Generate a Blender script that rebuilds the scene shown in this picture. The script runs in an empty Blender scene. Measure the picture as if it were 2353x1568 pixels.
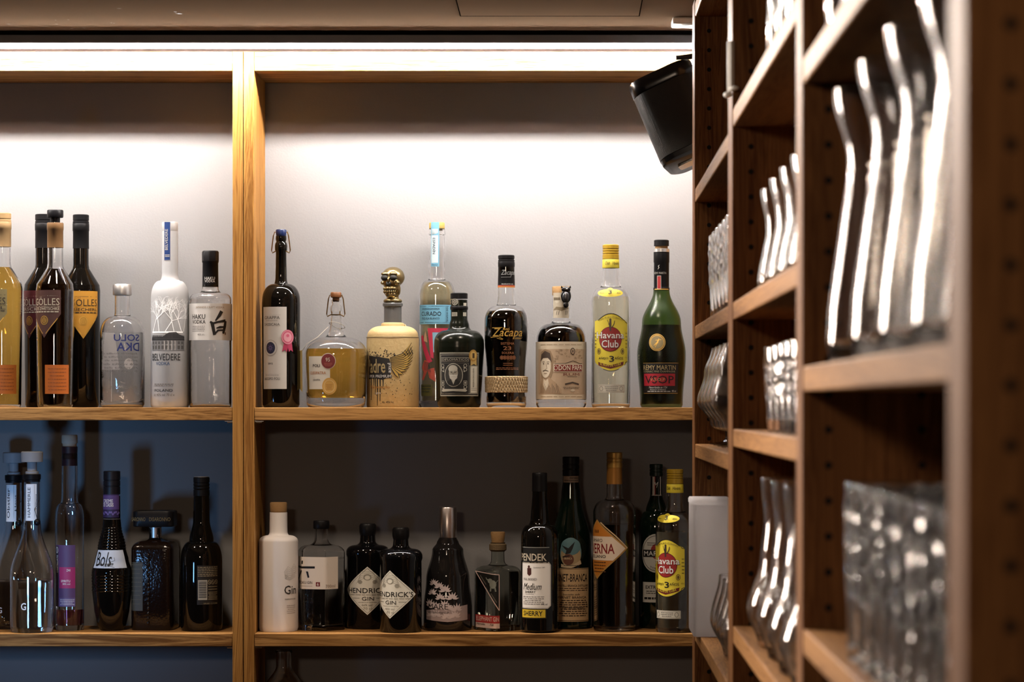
import bpy, bmesh, math, random
from mathutils import Vector, Matrix
from mathutils.geometry import tessellate_polygon
random.seed(7)
sc = bpy.context.scene
COL = sc.collection
PI = math.pi
# ---------------------------------------------------------------- camera, world, light, exposure
F, VX, VY = 6000.0, 1300.0, 935.0          # focal length and vanishing point in pixels of the 2353 x 1568 frame
D = 4.80                                   # distance of the back shelf's front edge
def wx(px, Y): return (px - VX) * Y / F
def wz(py, Y): return (VY - py) * Y / F
cam = bpy.data.objects.new('camera', bpy.data.cameras.new('camera'))
COL.objects.link(cam); sc.camera = cam
cam.rotation_euler = (PI / 2, 0, 0)
cd = cam.data
cd.sensor_width = 36.0; cd.lens = F / 2353 * 36.0
cd.shift_x = -(VX - 1176.5) / 2353; cd.shift_y = (VY - 784) / 2353
cd.clip_start = 0.05
cd.dof.use_dof = True; cd.dof.focus_distance = 4.84; cd.dof.aperture_fstop = cd.lens / 12.5; cd.dof.aperture_blades = 9
w = bpy.data.worlds.new('world'); sc.world = w; w.use_nodes = True
w.node_tree.nodes['Background'].inputs[0].default_value = (1.0, 0.75, 0.55, 1)
w.node_tree.nodes['Background'].inputs[1].default_value = 0.0
vs = sc.view_settings
vs.view_transform = 'Standard'; vs.look = 'None'; vs.gamma = 1.0; vs.exposure = 0.0
sc.cycles.max_bounces = 14; sc.cycles.diffuse_bounces = 3; sc.cycles.glossy_bounces = 6
sc.cycles.transmission_bounces = 14; sc.cycles.transparent_max_bounces = 16
sc.cycles.caustics_refractive = False; sc.cycles.caustics_reflective = False
sc.cycles.blur_glossy = 0.3; sc.cycles.sample_clamp_indirect = 40.0
sc.cycles.use_denoising = True
def area(name, loc, target, sx, sy, power, color, spread=180):
    l = bpy.data.lights.new(name, 'AREA'); l.shape = 'RECTANGLE'; l.size = sx; l.size_y = sy
    l.energy = power; l.color = color; l.spread = math.radians(spread)
    o = bpy.data.objects.new(name, l); COL.objects.link(o); o.location = loc
    d = Vector(target) - Vector(loc)
    o.rotation_euler = d.to_track_quat('-Z', 'Y').to_euler()
    return o
# unseen light added at the left for rack edges and glass streaks
area('rack_side_light', (-2.05, 4.36, 0.28), (0.21, 2.3, 0.02), 0.26, 0.75, 10.5, (1.0, 0.82, 0.68), 62)
# row of ceiling downlights in front of the back bar
for i, x in enumerate((-1.35, -0.72, -0.10)):
    area('downlight', (x, 4.26, 0.665), (x + 0.02, 4.50, -0.3), 0.07, 0.07, 2.2, (1.0, 0.82, 0.64), 105)
# small unseen lights added for sparkle, turned towards the glass rack
for i, (x, y) in enumerate(((-0.45, 3.42), (-0.95, 3.42), (-1.45, 3.42), (-0.45, 3.85), (-0.95, 3.85), (-1.45, 3.85), (-1.9, 3.6))):
    area('glass_sparkle_light', (x, y, 0.665), (0.26, 2.05, -0.12), 0.05, 0.05, 1.9, (1.0, 0.86, 0.72), 80)
# slim unseen light line added for more reflections in the glasses
area('glass_streak_light', (-0.95, 3.43, 0.66), (0.26, 2.1, 0.0), 1.5, 0.02, 3.0, (1.0, 0.86, 0.74), 90)
# dim warm fill light added behind the camera
area('front_fill', (-0.75, 0.3, 0.62), (-0.2, 4.8, -0.35), 0.35, 0.2, 6.5, (1.0, 0.76, 0.56), 120)
# bluish screen standing low at the left of the shelves
area('screen_light', (-1.08, 4.30, -0.36), (-1.02, 4.98, -0.20), 0.07, 0.11, 0.65, (0.22, 0.52, 1.0), 100)
LED = 590.0
# ---------------------------------------------------------------- materials
def lin(c): return c / 12.92 if c <= 0.04045 else ((c + 0.055) / 1.055) ** 2.4
def hexc(h):
    h = h.lstrip('#'); return tuple(lin(int(h[i:i + 2], 16) / 255) for i in (0, 2, 4)) + (1,)
_M = {}
ALB = 0.5                                    # overall lightness of the place's paints, papers and woods
def mat(name, color, rough=0.5, metal=0.0, trans=0.0, ior=1.45, spec=0.5, coat=0.0, bump=None):
    if name in _M: return _M[name]
    m = bpy.data.materials.new(name); m.use_nodes = True; nt = m.node_tree
    b = nt.nodes['Principled BSDF']
    c = hexc(color) if isinstance(color, str) else tuple(color) + (1,)
    if metal < 0.5 and trans < 0.5: c = tuple(q * ALB for q in c[:3]) + (1,)
    b.inputs['Base Color'].default_value = c; b.inputs['Roughness'].default_value = rough
    b.inputs['Metallic'].default_value = metal; b.inputs['Transmission Weight'].default_value = trans
    b.inputs['IOR'].default_value = ior; b.inputs['Specular IOR Level'].default_value = spec
    b.inputs['Coat Weight'].default_value = coat
    if bump:
        sc_, st = bump
        tc = nt.nodes.new('ShaderNodeTexCoord'); n = nt.nodes.new('ShaderNodeTexNoise')
        n.inputs['Scale'].default_value = sc_; n.inputs['Detail'].default_value = 3
        bp = nt.nodes.new('ShaderNodeBump'); bp.inputs['Strength'].default_value = st; bp.inputs['Distance'].default_value = 0.002
        nt.links.new(tc.outputs['Object'], n.inputs['Vector']); nt.links.new(n.outputs['Fac'], bp.inputs['Height'])
        nt.links.new(bp.outputs['Normal'], b.inputs['Normal'])
    _M[name] = m; return m
def ink(h, rough=0.55, metal=0.0): return mat('print_' + h + ('_metal' if metal else ''), h, rough, metal)
GOLD = lambda: mat('gold_print', '#c9a050', 0.35, 0.7)
def wood(name, axis, dark, light, rough=0.55):
    if name in _M: return _M[name]
    m = bpy.data.materials.new(name); m.use_nodes = True; nt = m.node_tree; N = nt.nodes; L = nt.links
    b = N['Principled BSDF']; b.inputs['Roughness'].default_value = rough; b.inputs['Specular IOR Level'].default_value = 0.06
    tc = N.new('ShaderNodeTexCoord'); mp = N.new('ShaderNodeMapping')
    s = [1, 1, 1]; s[axis] = 0.045
    mp.inputs['Scale'].default_value = s
    L.new(tc.outputs['Object'], mp.inputs['Vector'])
    n1 = N.new('ShaderNodeTexNoise'); n1.inputs['Scale'].default_value = 14; n1.inputs['Detail'].default_value = 2
    L.new(mp.outputs[0], n1.inputs['Vector'])
    mx = N.new('ShaderNodeMixRGB'); mx.blend_type = 'ADD'; mx.inputs[0].default_value = 0.10
    L.new(mp.outputs[0], mx.inputs[1]); L.new(n1.outputs['Color'], mx.inputs[2])
    n2 = N.new('ShaderNodeTexNoise'); n2.inputs['Scale'].default_value = 380; n2.inputs['Detail'].default_value = 4; n2.inputs['Roughness'].default_value = 0.62
    L.new(mx.outputs[0], n2.inputs['Vector'])
    n3 = N.new('ShaderNodeTexNoise'); n3.inputs['Scale'].default_value = 30; n3.inputs['Detail'].default_value = 2
    L.new(mx.outputs[0], n3.inputs['Vector'])
    ad = N.new('ShaderNodeMixRGB'); ad.inputs[0].default_value = 0.4
    L.new(n2.outputs['Fac'], ad.inputs[1]); L.new(n3.outputs['Fac'], ad.inputs[2])
    r = N.new('ShaderNodeValToRGB'); r.color_ramp.elements[0].position = 0.40; r.color_ramp.elements[1].position = 0.58
    r.color_ramp.elements[0].color = tuple(q * ALB for q in hexc(dark)[:3]) + (1,); r.color_ramp.elements[1].color = tuple(q * ALB for q in hexc(light)[:3]) + (1,)
    L.new(ad.outputs[0], r.inputs[0]); L.new(r.outputs[0], b.inputs['Base Color'])
    bp = N.new('ShaderNodeBump'); bp.inputs['Strength'].default_value = 0.25; bp.inputs['Distance'].default_value = 0.001
    L.new(n2.outputs['Fac'], bp.inputs['Height']); L.new(bp.outputs['Normal'], b.inputs['Normal'])
    _M[name] = m; return m
WOODX = wood('oak_lengthwise', 0, '#85592e', '#dda563')
WOODZ = wood('oak_upright', 2, '#9a6630', '#d69c54')
WOODY = wood('oak_crosswise', 1, '#9c6c40', '#cf985f')
WOODP = wood('oak_panel', 2, '#7a4f30', '#b07a4a')
CLEAR = mat('clear_glass', (1, 1, 1), 0.0, 0, 1.0, 1.45)
DRINK = mat('drinking_glass', (0.98, 0.98, 0.98), 0.075, 0, 1.0, 1.5)
CUT = mat('cut_glass', (0.98, 0.98, 0.98), 0.085, 0, 1.0, 1.52)
WATER = mat('clear_spirit', (0.985, 0.985, 0.98), 0.0, 0, 1.0, 1.345)
RIPPLE = mat('rippled_spirit', (0.985, 0.985, 0.98), 0.0, 0, 1.0, 1.345, bump=(75, 0.6))
def liquid(name, rgb): return mat(name, rgb, 0.0, 0, 1.0, 1.345)
DARKG = mat('dark_bottle_glass', (0.006, 0.005, 0.004), 0.04, coat=0.0)
BLACKP = mat('black_plastic', (0.012, 0.012, 0.014), 0.35, spec=0.25)
STEEL = mat('bright_steel', (0.75, 0.73, 0.7), 0.25, 1.0)
CORK = mat('cork', '#c79a62', 0.8, bump=(900, 0.5))
# ---------------------------------------------------------------- mesh building
def expand(P, n=9):
    out = []
    i = 0; mode = None
    for it in P:
        if isinstance(it, str): mode = it; continue
        if mode and out:
            r0, y0 = out[-1]; r1, y1 = it
            for k in range(1, n):
                t = k / n
                if mode == 'v':
                    a = t * PI / 2; out.append((r1 + (r0 - r1) * math.cos(a), y0 + (y1 - y0) * math.sin(a)))
                elif mode == 'h':
                    a = t * PI / 2; out.append((r0 + (r1 - r0) * math.sin(a), y0 + (y1 - y0) * (1 - math.cos(a))))
                else:
                    out.append((r0 + (r1 - r0) * (1 - math.cos(PI * t)) / 2, y0 + (y1 - y0) * t))
        mode = None
        out.append((float(it[0]), float(it[1])))
    return out
class MB:
    def __init__(s): s.v = []; s.f = []; s.m = []; s.mats = []
    def mi(s, m):
        if m not in s.mats: s.mats.append(m)
        return s.mats.index(m)
    def add(s, verts, faces, m):
        o = len(s.v); k = s.mi(m)
        s.v += [tuple(p) for p in verts]; s.f += [tuple(i + o for i in f) for f in faces]; s.m += [k] * len(faces)
        return s
    def box(s, x0, x1, y0, y1, z0, z1, m):
        v = [(x, y, z) for z in (z0, z1) for y in (y0, y1) for x in (x0, x1)]
        return s.add(v, [(0, 2, 3, 1), (4, 5, 7, 6), (0, 1, 5, 4), (2, 6, 7, 3), (0, 4, 6, 2), (1, 3, 7, 5)], m)
    def lathe(s, pts, m, seg=48, cross=None, c=(0, 0), close=False):
        """pts: (radius, z); rings joined in order; a zero radius is one vertex"""
        V = []; R = []
        for r, z in pts:
            if r <= 1e-7: V.append((c[0], c[1], z)); R.append([len(V) - 1])
            else:
                st = len(V)
                for k in range(seg):
                    th = 2 * PI * k / seg
                    kx, ky = cross(th) if cross else (math.sin(th), -math.cos(th))
                    V.append((c[0] + r * kx, c[1] + r * ky, z))
                R.append(list(range(st, st + seg)))
        Fc = []
        pairs = list(zip(R, R[1:])) + ([(R[-1], R[0])] if close else [])
        for a, b in pairs:
            if len(a) == 1 and len(b) == 1: continue
            for k in range(seg):
                j = (k + 1) % seg
                if len(a) == 1: Fc.append((a[0], b[j], b[k]))
                elif len(b) == 1: Fc.append((a[k], a[j], b[0]))
                else: Fc.append((a[k], a[j], b[j], b[k]))
        return s.add(V, Fc, m)
    def tube(s, path, r, m, seg=8):
        path = [Vector(p) for p in path]; V = []; n = len(path)
        up = Vector((0.13, 0.31, 0.94))
        for i, p in enumerate(path):
            t = (path[min(i + 1, n - 1)] - path[max(i - 1, 0)]).normalized()
            a = t.cross(up)
            if a.length < 0.05: a = t.cross(Vector((1, 0, 0)))
            a.normalize(); b = t.cross(a)
            rr = r[i] if isinstance(r, (list, tuple)) else r
            for k in range(seg):
                th = 2 * PI * k / seg; V.append(p + a * (rr * math.cos(th)) + b * (rr * math.sin(th)))
        Fc = [(i * seg + k, i * seg + (k + 1) % seg, (i + 1) * seg + (k + 1) % seg, (i + 1) * seg + k) for i in range(n - 1) for k in range(seg)]
        Fc += [tuple(range(seg)), tuple((n - 1) * seg + k for k in range(seg))]
        return s.add(V, Fc, m)
    def ball(s, c, r, m, seg=20, rings=12, rot=None):
        V = []; Fc = []
        for i in range(rings + 1):
            ph = PI * i / rings
            for k in range(seg):
                th = 2 * PI * k / seg
                p = Vector((r[0] * math.sin(ph) * math.cos(th), r[1] * math.sin(ph) * math.sin(th), r[2] * math.cos(ph)))
                if rot: p = rot @ p
                V.append((c[0] + p.x, c[1] + p.y, c[2] + p.z))
        for i in range(rings):
            for k in range(seg):
                j = (k + 1) % seg; Fc.append((i * seg + k, i * seg + j, (i + 1) * seg + j, (i + 1) * seg + k))
        return s.add(V, Fc, m)
    def build(s, name, parent=None, smooth=True, bevel=0.0, angle=40):
        me = bpy.data.meshes.new(name); me.from_pydata(s.v, [], s.f)
        for m in s.mats: me.materials.append(m)
        me.polygons.foreach_set('material_index', s.m)
        bm = bmesh.new(); bm.from_mesh(me)
        bmesh.ops.remove_doubles(bm, verts=bm.verts, dist=1e-6)
        bmesh.ops.recalc_face_normals(bm, faces=bm.faces); bm.to_mesh(me); bm.free()
        if smooth:
            me.polygons.foreach_set('use_smooth', [True] * len(me.polygons)); me.set_sharp_from_angle(angle=math.radians(angle))
        o = bpy.data.objects.new(name, me); COL.objects.link(o)
        if parent: o.parent = parent
        if bevel:
            b = o.modifiers.new('edge', 'BEVEL'); b.width = bevel; b.segments = 2; b.limit_method = 'ANGLE'
        return o
def tag(o, label, cat, group=None):
    o['label'] = label; o['category'] = cat
    if group: o['group'] = group
    return o
def thing(name, label, cat, loc, group=None):
    o = bpy.data.objects.new(name, None); COL.objects.link(o); o.location = loc; o.empty_display_size = 0.02
    return tag(o, label, cat, group)
def struct(o): o['kind'] = 'structure'; return o
def cross_super(n, rot=0.0, dk=1.0):
    def f(th):
        a = th + rot; s_, c_ = math.sin(a), math.cos(a)
        r = 1 / (abs(s_) ** n + abs(c_) ** n) ** (1 / n); return r * math.sin(th), -r * math.cos(th)
    mx = max(f(2 * PI * k / 720)[0] for k in range(720))
    return lambda th: (f(th)[0] / mx, f(th)[1] / mx * dk)
def cross_poly(nn, rot=0.0, soft=0.0):
    h = PI / nn
    def f(th):
        a = (th - rot) % (2 * h) - h; r = math.cos(h) / math.cos(a); r = r * (1 - soft) + soft * (1 + math.cos(h)) / 2
        return r * math.sin(th), -r * math.cos(th)
    mx = max(f(2 * PI * k / 720)[0] for k in range(720))
    return lambda th: (f(th)[0] / mx, f(th)[1] / mx)
# ---------------------------------------------------------------- text and labels
_T = {}
def text_flat(s, bold, shear):
    key = (s, bold, shear)
    if key not in _T:
        cu = bpy.data.curves.new('glyphs', 'FONT'); cu.body = s; cu.resolution_u = 2; cu.offset = 0.0 if 'M' in s else min(0.4 * bold + 0.004, 0.014); cu.shear = shear
        ob = bpy.data.objects.new('glyphs', cu); COL.objects.link(ob)
        bpy.context.view_layer.update()
        me = bpy.data.meshes.new_from_object(ob.evaluated_get(bpy.context.evaluated_depsgraph_get()))
        V = [(v.co.x, v.co.y) for v in me.vertices]; Fc = [tuple(p.vertices) for p in me.polygons]
        bpy.data.objects.remove(ob); bpy.data.meshes.remove(me); bpy.data.curves.remove(cu)
        xs = [p[0] for p in V]; ys = [p[1] for p in V]
        x0, x1, y0, y1 = min(xs), max(xs), min(ys), max(ys)
        _T[key] = ([((x - x0) / (x1 - x0), (y - y0) / (y1 - y0)) for x, y in V], Fc)
    return _T[key]
STEP = 4.0
class Lab:
    """A label: flat shapes in photo-scale millimetre-like units, wrapped on the bottle's surface as one mesh."""
    def __init__(s, b, lx=None, k=1.0, o=(0, 0), mode='wrap', lift=0.00025):
        s.b, s.k, s.o, s.mode, s.lift = b, k, o, mode, lift
        s.lx = b.cx if lx is None else o[0] + lx / k
        s.mb = MB()
    def P(s, p): return (s.o[0] + p[0] / s.k, s.o[1] + p[1] / s.k)
    def flat(s, V, Fc, m, layer):
        if not Fc: return s
        bm = bmesh.new(); bv = [bm.verts.new((x, y, 0)) for x, y in V]
        for f in Fc:
            try: bm.faces.new([bv[i] for i in f])
            except ValueError: pass
        xs = [p[0] for p in V]; ys = [p[1] for p in V]
        i0, i1 = math.floor((min(xs) - s.lx) / STEP), math.ceil((max(xs) - s.lx) / STEP)
        for i in range(i0 + 1, i1):
            bmesh.ops.bisect_plane(bm, geom=bm.verts[:] + bm.edges[:] + bm.faces[:], plane_co=(s.lx + i * STEP, 0, 0), plane_no=(1, 0, 0))
        H = s.b.ystep; j0, j1 = math.floor(min(ys) / H), math.ceil(max(ys) / H)
        for j in range(j0 + 1, j1):
            bmesh.ops.bisect_plane(bm, geom=bm.verts[:] + bm.edges[:] + bm.faces[:], plane_co=(0, j * H, 0), plane_no=(0, 1, 0))
        bm.verts.index_update()
        b = s.b; W = []
        off = s.lift + 0.00016 * layer
        for v in bm.verts:
            W.append(b.surf(v.co.x, v.co.y, s.lx, s.mode, off))
        s.mb.add(W, [tuple(v.index for v in f.verts) for f in bm.faces], m); bm.free(); return s
    def poly(s, pts, m, layer=1):
        q = [s.P(p) for p in pts]
        t = tessellate_polygon([[Vector((x, y, 0)) for x, y in q]])
        return s.flat(q, t, m, layer)
    def rect(s, x0, y0, x1, y1, m, layer=0): return s.poly([(x0, y0), (x1, y0), (x1, y1), (x0, y1)], m, layer)
    def band(s, y0, y1, m, ang=88, layer=0):
        r = s.b.rad(s.P((0, (y0 + y1) / 2))[1]) * math.radians(ang) * s.k; x = (s.lx - s.o[0]) * s.k
        return s.rect(x - r, y0, x + r, y1, m, layer)
    def oval(s, cx, cy, rx, ry, m, layer=1, n=28, a0=0, a1=360):
        return s.poly([(cx + rx * math.cos(math.radians(a0 + (a1 - a0) * i / n)), cy + ry * math.sin(math.radians(a0 + (a1 - a0) * i / n))) for i in range(n + (a1 - a0 < 360))], m, layer)
    def ring(s, cx, cy, rx, ry, w, m, layer=1, n=28):
        V = []; Fc = []
        for i in range(n):
            a = 2 * PI * i / n
            V += [s.P((cx + rx * math.cos(a), cy + ry * math.sin(a))), s.P((cx + (rx - w) * math.cos(a), cy + (ry - w) * math.sin(a)))]
            j = (i + 1) % n; Fc.append((2 * i, 2 * j, 2 * j + 1, 2 * i + 1))
        return s.flat(V, Fc, m, layer)
    def line(s, pts, w, m, layer=1):
        V = []; Fc = []; n = len(pts)
        for i, p in enumerate(pts):
            a = pts[max(i - 1, 0)]; c = pts[min(i + 1, n - 1)]
            dx, dy = c[0] - a[0], c[1] - a[1]; l = math.hypot(dx, dy) or 1
            ww = (w[i] if isinstance(w, (list, tuple)) else w) / 2
            V += [s.P((p[0] - dy / l * ww, p[1] + dx / l * ww)), s.P((p[0] + dy / l * ww, p[1] - dx / l * ww))]
        Fc = [(2 * i, 2 * i + 1, 2 * i + 3, 2 * i + 2) for i in range(n - 1)]
        return s.flat(V, Fc, m, layer)
    def frame(s, x0, y0, x1, y1, w, m, layer=1):
        for a in ((x0, y0, x1, y0 + w), (x0, y1 - w, x1, y1), (x0, y0, x0 + w, y1), (x1 - w, y0, x1, y1)): s.rect(*a, m, layer)
        return s
    def text(s, t, x0, y0, x1, y1, m, bold=0.0, shear=0.0, layer=2, rot=0, flip=False, arc=0.0):
        V, Fc = text_flat(t, bold, shear); q = []
        for u, v in V:
            if flip: u = 1 - u
            if rot == 90: q.append(s.P((x0 + (1 - v) * (x1 - x0), y1 - u * (y1 - y0))))      # reads upwards
            elif rot == -90: q.append(s.P((x0 + v * (x1 - x0), y0 + u * (y1 - y0))))
            else: q.append(s.P((x0 + u * (x1 - x0), y1 - v * (y1 - y0) + arc * (4 * (u - 0.5) ** 2))))
        return s.flat(q, Fc, m, layer)
    def fine(s, x0, y0, x1, n, gap, m, h=2.2, layer=2, seed=1, centre=True):
        """n rows of small print as broken word dashes"""
        rnd = random.Random(seed)
        for i in range(n):
            ins = rnd.uniform(0, 0.12) * (x1 - x0) if centre else 0
            x = x0 + ins
            while x < x1 - ins - 3:
                l = min(rnd.uniform(0.05, 0.16) * (x1 - x0), x1 - ins - x); s.rect(x, y0 + i * gap, x + l, y0 + i * gap + h, m, layer); x += l + 0.025 * (x1 - x0)
        return s
    def done(s, name='label', parent=None, lab=None):
        o = s.mb.build(name, parent or s.b.root)
        if lab: o['label'] = lab
        return o
class Bottle:
    def __init__(s, name, label, cx, Y, zs, prof, group=None, cross=None, seg=48, cat='bottle'):
        s.cx, s.Y, s.zs, s.cross, s.seg = cx, Y, zs, cross, seg; s.turn = 0.0; s.ystep = 16
        s.k = Y / F; s.base = VY - zs / s.k
        s.root = thing(name, label, cat, (wx(cx, Y), Y, zs + 0.0002), group)
        s.prof = expand([p if isinstance(p, str) else (p[0], s.base if p[1] == 'b' else p[1]) for p in prof])
    def z(s, y): return (s.base - y) * s.k
    def rad(s, y):
        P = s.prof
        if y >= P[0][1]: return P[0][0]
        for (r0, y0), (r1, y1) in zip(P, P[1:]):
            if y1 <= y <= y0: return r0 + (r1 - r0) * ((y0 - y) / (y0 - y1) if y0 != y1 else 0)
        return P[-1][0]
    def surf(s, x, y, lx, mode, off):
        r = s.rad(y); rr = max(r, 1.0)
        c = s.cross or (lambda th: (math.sin(th), -math.cos(th)))
        if mode == 'wrap':
            th0 = math.asin(max(-0.999, min(0.999, (lx - s.cx) / rr))) if not s.cross else 0
            th = th0 + (x - lx) / rr + s.turn
            if s.cross: th += math.atan2(lx - s.cx, rr)
        else:
            t = (x - s.cx) / rr; a, b_ = -PI / 2, PI / 2
            for _ in range(26):
                m_ = (a + b_) / 2
                if c(m_)[0] < t: a = m_
                else: b_ = m_
            th = (a + b_) / 2
        kx, ky = c(th); l = math.hypot(kx, ky) or 1
        return (rr * s.k * kx + off * kx / l, rr * s.k * ky + off * ky / l, s.z(y))
    def conv(s, P): return [(r * s.k, s.z(y)) for r, y in expand([p if isinstance(p, str) else (p[0], s.base if p[1] == 'b' else p[1]) for p in P])]
    def solid(s, name, P, m, cross='own', parent=None, seg=None, lab=None, angle=40):
        pts = s.conv(P)
        pts = ([(0, pts[0][1])] if pts[0][0] > 0 else []) + pts + ([(0, pts[-1][1])] if pts[-1][0] > 0 else [])
        o = MB().lathe(pts, m, seg or s.seg, s.cross if cross == 'own' else cross).build(name, parent or s.root, angle=angle)
        if lab: o['label'] = lab
        return o
    def shell(s, m, t=2.2, floor=7.0, name='glass_body'):
        P = s.prof
        inn = [(max(r - t, 0.3), y) for r, y in P if y < s.base - floor]
        pts = [(0, s.base)] + P + inn[::-1]
        r_in = s.rad(s.base - floor) - t
        pts += [(r_in - 3, s.base - floor), (0, s.base - floor - 3)]
        pts = [(r * s.k, s.z(y)) for r, y in pts]
        return MB().lathe(pts, m, s.seg, s.cross).build(name, s.root)
    def fill(s, ytop, m, t=2.35, floor=7.3, name='liquid'):
        ys = [s.base - floor]
        P = [(s.rad(s.base - floor) - t - 3, s.base - floor)] + [(r - t, y) for r, y in s.prof if ytop < y < s.base - floor - 2] + [(s.rad(ytop) - t, ytop)]
        pts = [(0, s.z(s.base - floor - 3.2))] + [(max(r, 0.2) * s.k, s.z(y)) for r, y in P] + [(0, s.z(ytop))]
        return MB().lathe(pts, m, s.seg, s.cross).build(name, s.root)
    def opaque(s, m, name='glass_body'):
        pts = [(0, s.z(s.base))] + [(r * s.k, s.z(y)) for r, y in s.prof] + [(0, s.z(s.prof[-1][1]))]
        return MB().lathe(pts, m, s.seg, s.cross).build(name, s.root)
    def screw_cap(s, hw, y0, y1, m, ridges=3, name='cap'):
        """y0 lower, y1 upper edge"""
        P = [(hw, y0)]; h = y0 - y1
        for i in range(ridges):
            ya = y0 - h * (0.35 + 0.5 * i / max(ridges, 1)); P += [(hw, ya + 1.6), (hw - 1.1, ya + 0.8), (hw - 1.1, ya - 0.8), (hw, ya - 1.6)]
        P += [(hw, y1 + 1.5), (hw - 1.5, y1)]
        return s.solid(name, P, m, cross=None)
    def bail(s, hw, ytop, ybot, bulge, m, cork_r=0):
        mb = MB(); k = s.k
        for sg in (-1, 1):
            pts = [(sg * hw * k * 0.8, -0.001, s.z(ytop)), (sg * (hw + 3) * k, -0.002, s.z(ytop - 1)), (sg * (hw + bulge * .6) * k, -0.003, s.z(ytop + 8)),
                   (sg * (hw + bulge) * k, -0.004, s.z(ybot - 6)), (sg * (hw + bulge - 2) * k, -0.004, s.z(ybot)), (sg * (hw - 2) * k, -0.006, s.z(ybot - 5)), (sg * (hw - 1) * k, -0.006, s.z(ybot - 12))]
            mb.tube(pts, 0.0011, m)
        a = [((hw) * k * math.sin(t), -(hw) * k * math.cos(t), s.z(ybot - 4)) for t in [i * 2 * PI / 24 for i in range(25)]]
        mb.tube(a, 0.0009, m)
        return mb.build('wire_bail', s.root)
# ---------------------------------------------------------------- the setting
WALL = mat('grey_plaster', (0.42, 0.409, 0.409), 0.9, bump=(260, 0.13), spec=0.2)
CEIL = mat('painted_ceiling', (0.40, 0.28, 0.19), 1.0, bump=(120, 0.15), spec=0.0)
ROOM = mat('dim_room_wall', (0.16, 0.11, 0.08), 0.9)
WALLY, FLOORZ, CEILZ = 4.98, -1.55, 0.6765
struct(MB().box(-2.7, 0.55, WALLY, WALLY + 0.1, FLOORZ, CEILZ + 0.1, WALL).build('wall_back', smooth=False))
struct(MB().box(0.362, 0.46, -1.0, WALLY, FLOORZ, CEILZ, WALL).build('wall_right', smooth=False))
struct(MB().box(-2.8, -2.7, -1.0, WALLY, FLOORZ, CEILZ, ROOM).build('wall_left', smooth=False))
struct(MB().box(-2.7, 0.362, -1.1, -1.0, FLOORZ, CEILZ, ROOM).build('wall_front', smooth=False))
struct(MB().box(-2.7, 0.55, -1.1, WALLY, FLOORZ - 0.1, FLOORZ, wood('floor_boards', 1, '#3a2616', '#5c3d24')).build('floor', smooth=False))
struct(MB().box(-2.7, 0.55, -1.1, 4.692, CEILZ, CEILZ + 0.1, CEIL).box(-2.7, 0.55, 4.692, WALLY, CEILZ + 0.004, CEILZ + 0.1, CEIL).build('ceiling', smooth=False))
# inspection panel set in the ceiling
yh = 4.512
pn = MB(); gp = mat('shadow_joint', (0.01, 0.008, 0.006), 1.0, spec=0.0)
pn.box(-0.181, 0.126, 4.1, yh, CEILZ - 0.0009, CEILZ - 0.0002, CEIL)
for a in ((-0.183, -0.181, 4.1, yh + 0.002), (0.126, 0.128, 4.1, yh + 0.002), (-0.183, 0.128, yh, yh + 0.007)): pn.box(*a, CEILZ - 0.0007, CEILZ - 0.0001, gp)
tag(pn.build('ceiling_hatch', smooth=False), 'flush rectangular access hatch outlined in the beige ceiling', 'hatch')
# small pale marks on the ceiling
sm = MB(); sw = mat('pale_mark', (0.5, 0.42, 0.34), 0.9)
for px, py, L_, W_ in ((274, 19, 13, 2), (403, 27, 8, 3), (412, 31, 20, 3), (256, 52, 5, 1.6), (262, 53, 4, 1.6), (157, 45, 6, 1.5), (128, 46, 5, 1.5), (165, 65, 9, 1.6), (193, 64, 10, 1.6), (130, 55, 8, 1.5), (1232, 11, 18, 3), (20, 55, 12, 1.4)):
    Y = CEILZ * F / (VY - py); x = wx(px, Y); l = L_ * Y / F / 2; d = W_ * Y / (VY - py) / 2
    a = random.uniform(-0.6, 0.6) * d
    sm.add([(x - l, Y - d * .3 + a, CEILZ - .0004), (x, Y - d, CEILZ - .0004), (x + l, Y + a, CEILZ - .0004), (x, Y + d, CEILZ - .0004)], [(0, 1, 2, 3)], sw)
o = sm.build('ceiling_marks', smooth=False); struct(o)
# ceiling socket outlet
t = thing('ceiling_socket', 'white socket outlet fixed on the ceiling above the black loudspeaker', 'socket', (0.222, 4.556, CEILZ))
WP = mat('white_plastic', (1.7, 1.68, 1.62), 0.4)
MB().box(-0.037, 0.037, -0.028, 0.028, -0.012, 0, WP).build('cover_plate', t, bevel=0.003)
MB().lathe([(0, -0.0125), (0.019, -0.0125), (0.0195, -0.0135), (0.021, -0.0135), (0.0215, -0.012)], WP, 32).build('socket_rim', t)
MB().lathe([(0, -0.0130), (0.017, -0.0130), (0.017, -0.0126)], BLACKP, 32).build('socket_well', t)
t['label'] = 'white socket outlet fixed on the ceiling above the black loudspeaker'
# LED profile
t = thing('led_light_profile', 'long grey ceiling profile with a glowing white LED tube', 'light', (0, 4.74, 0))
GREY = mat('grey_profile', (0.30, 0.30, 0.31), 0.45, 0.0)
X0, X1 = -1.75, 0.355
MB().box(X0, X1, -0.026, 0.024, 0.6572, CEILZ, GREY).build('channel', t, bevel=0.001)
MB().box(X0, X1, -0.0072, -0.0056, 0.6446, 0.6494, mat('rosy_aluminium', (0.75, 0.52, 0.44), 0.5)).box(X0, X0 + 0.003, -0.008, 0.006, 0.6446, 0.6575, GREY).box(X1 - 0.003, X1, -0.008, 0.006, 0.6446, 0.6575, GREY).build('lower_lip', t, smooth=False)
MB().box(X0, X1, -0.040, -0.026, 0.6715, CEILZ, gp).build('shadow_gap_strip', t)  # solid black strip standing in for the shade in the ceiling gap
EM = bpy.data.materials.new('led_diffuser'); EM.use_nodes = True
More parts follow.
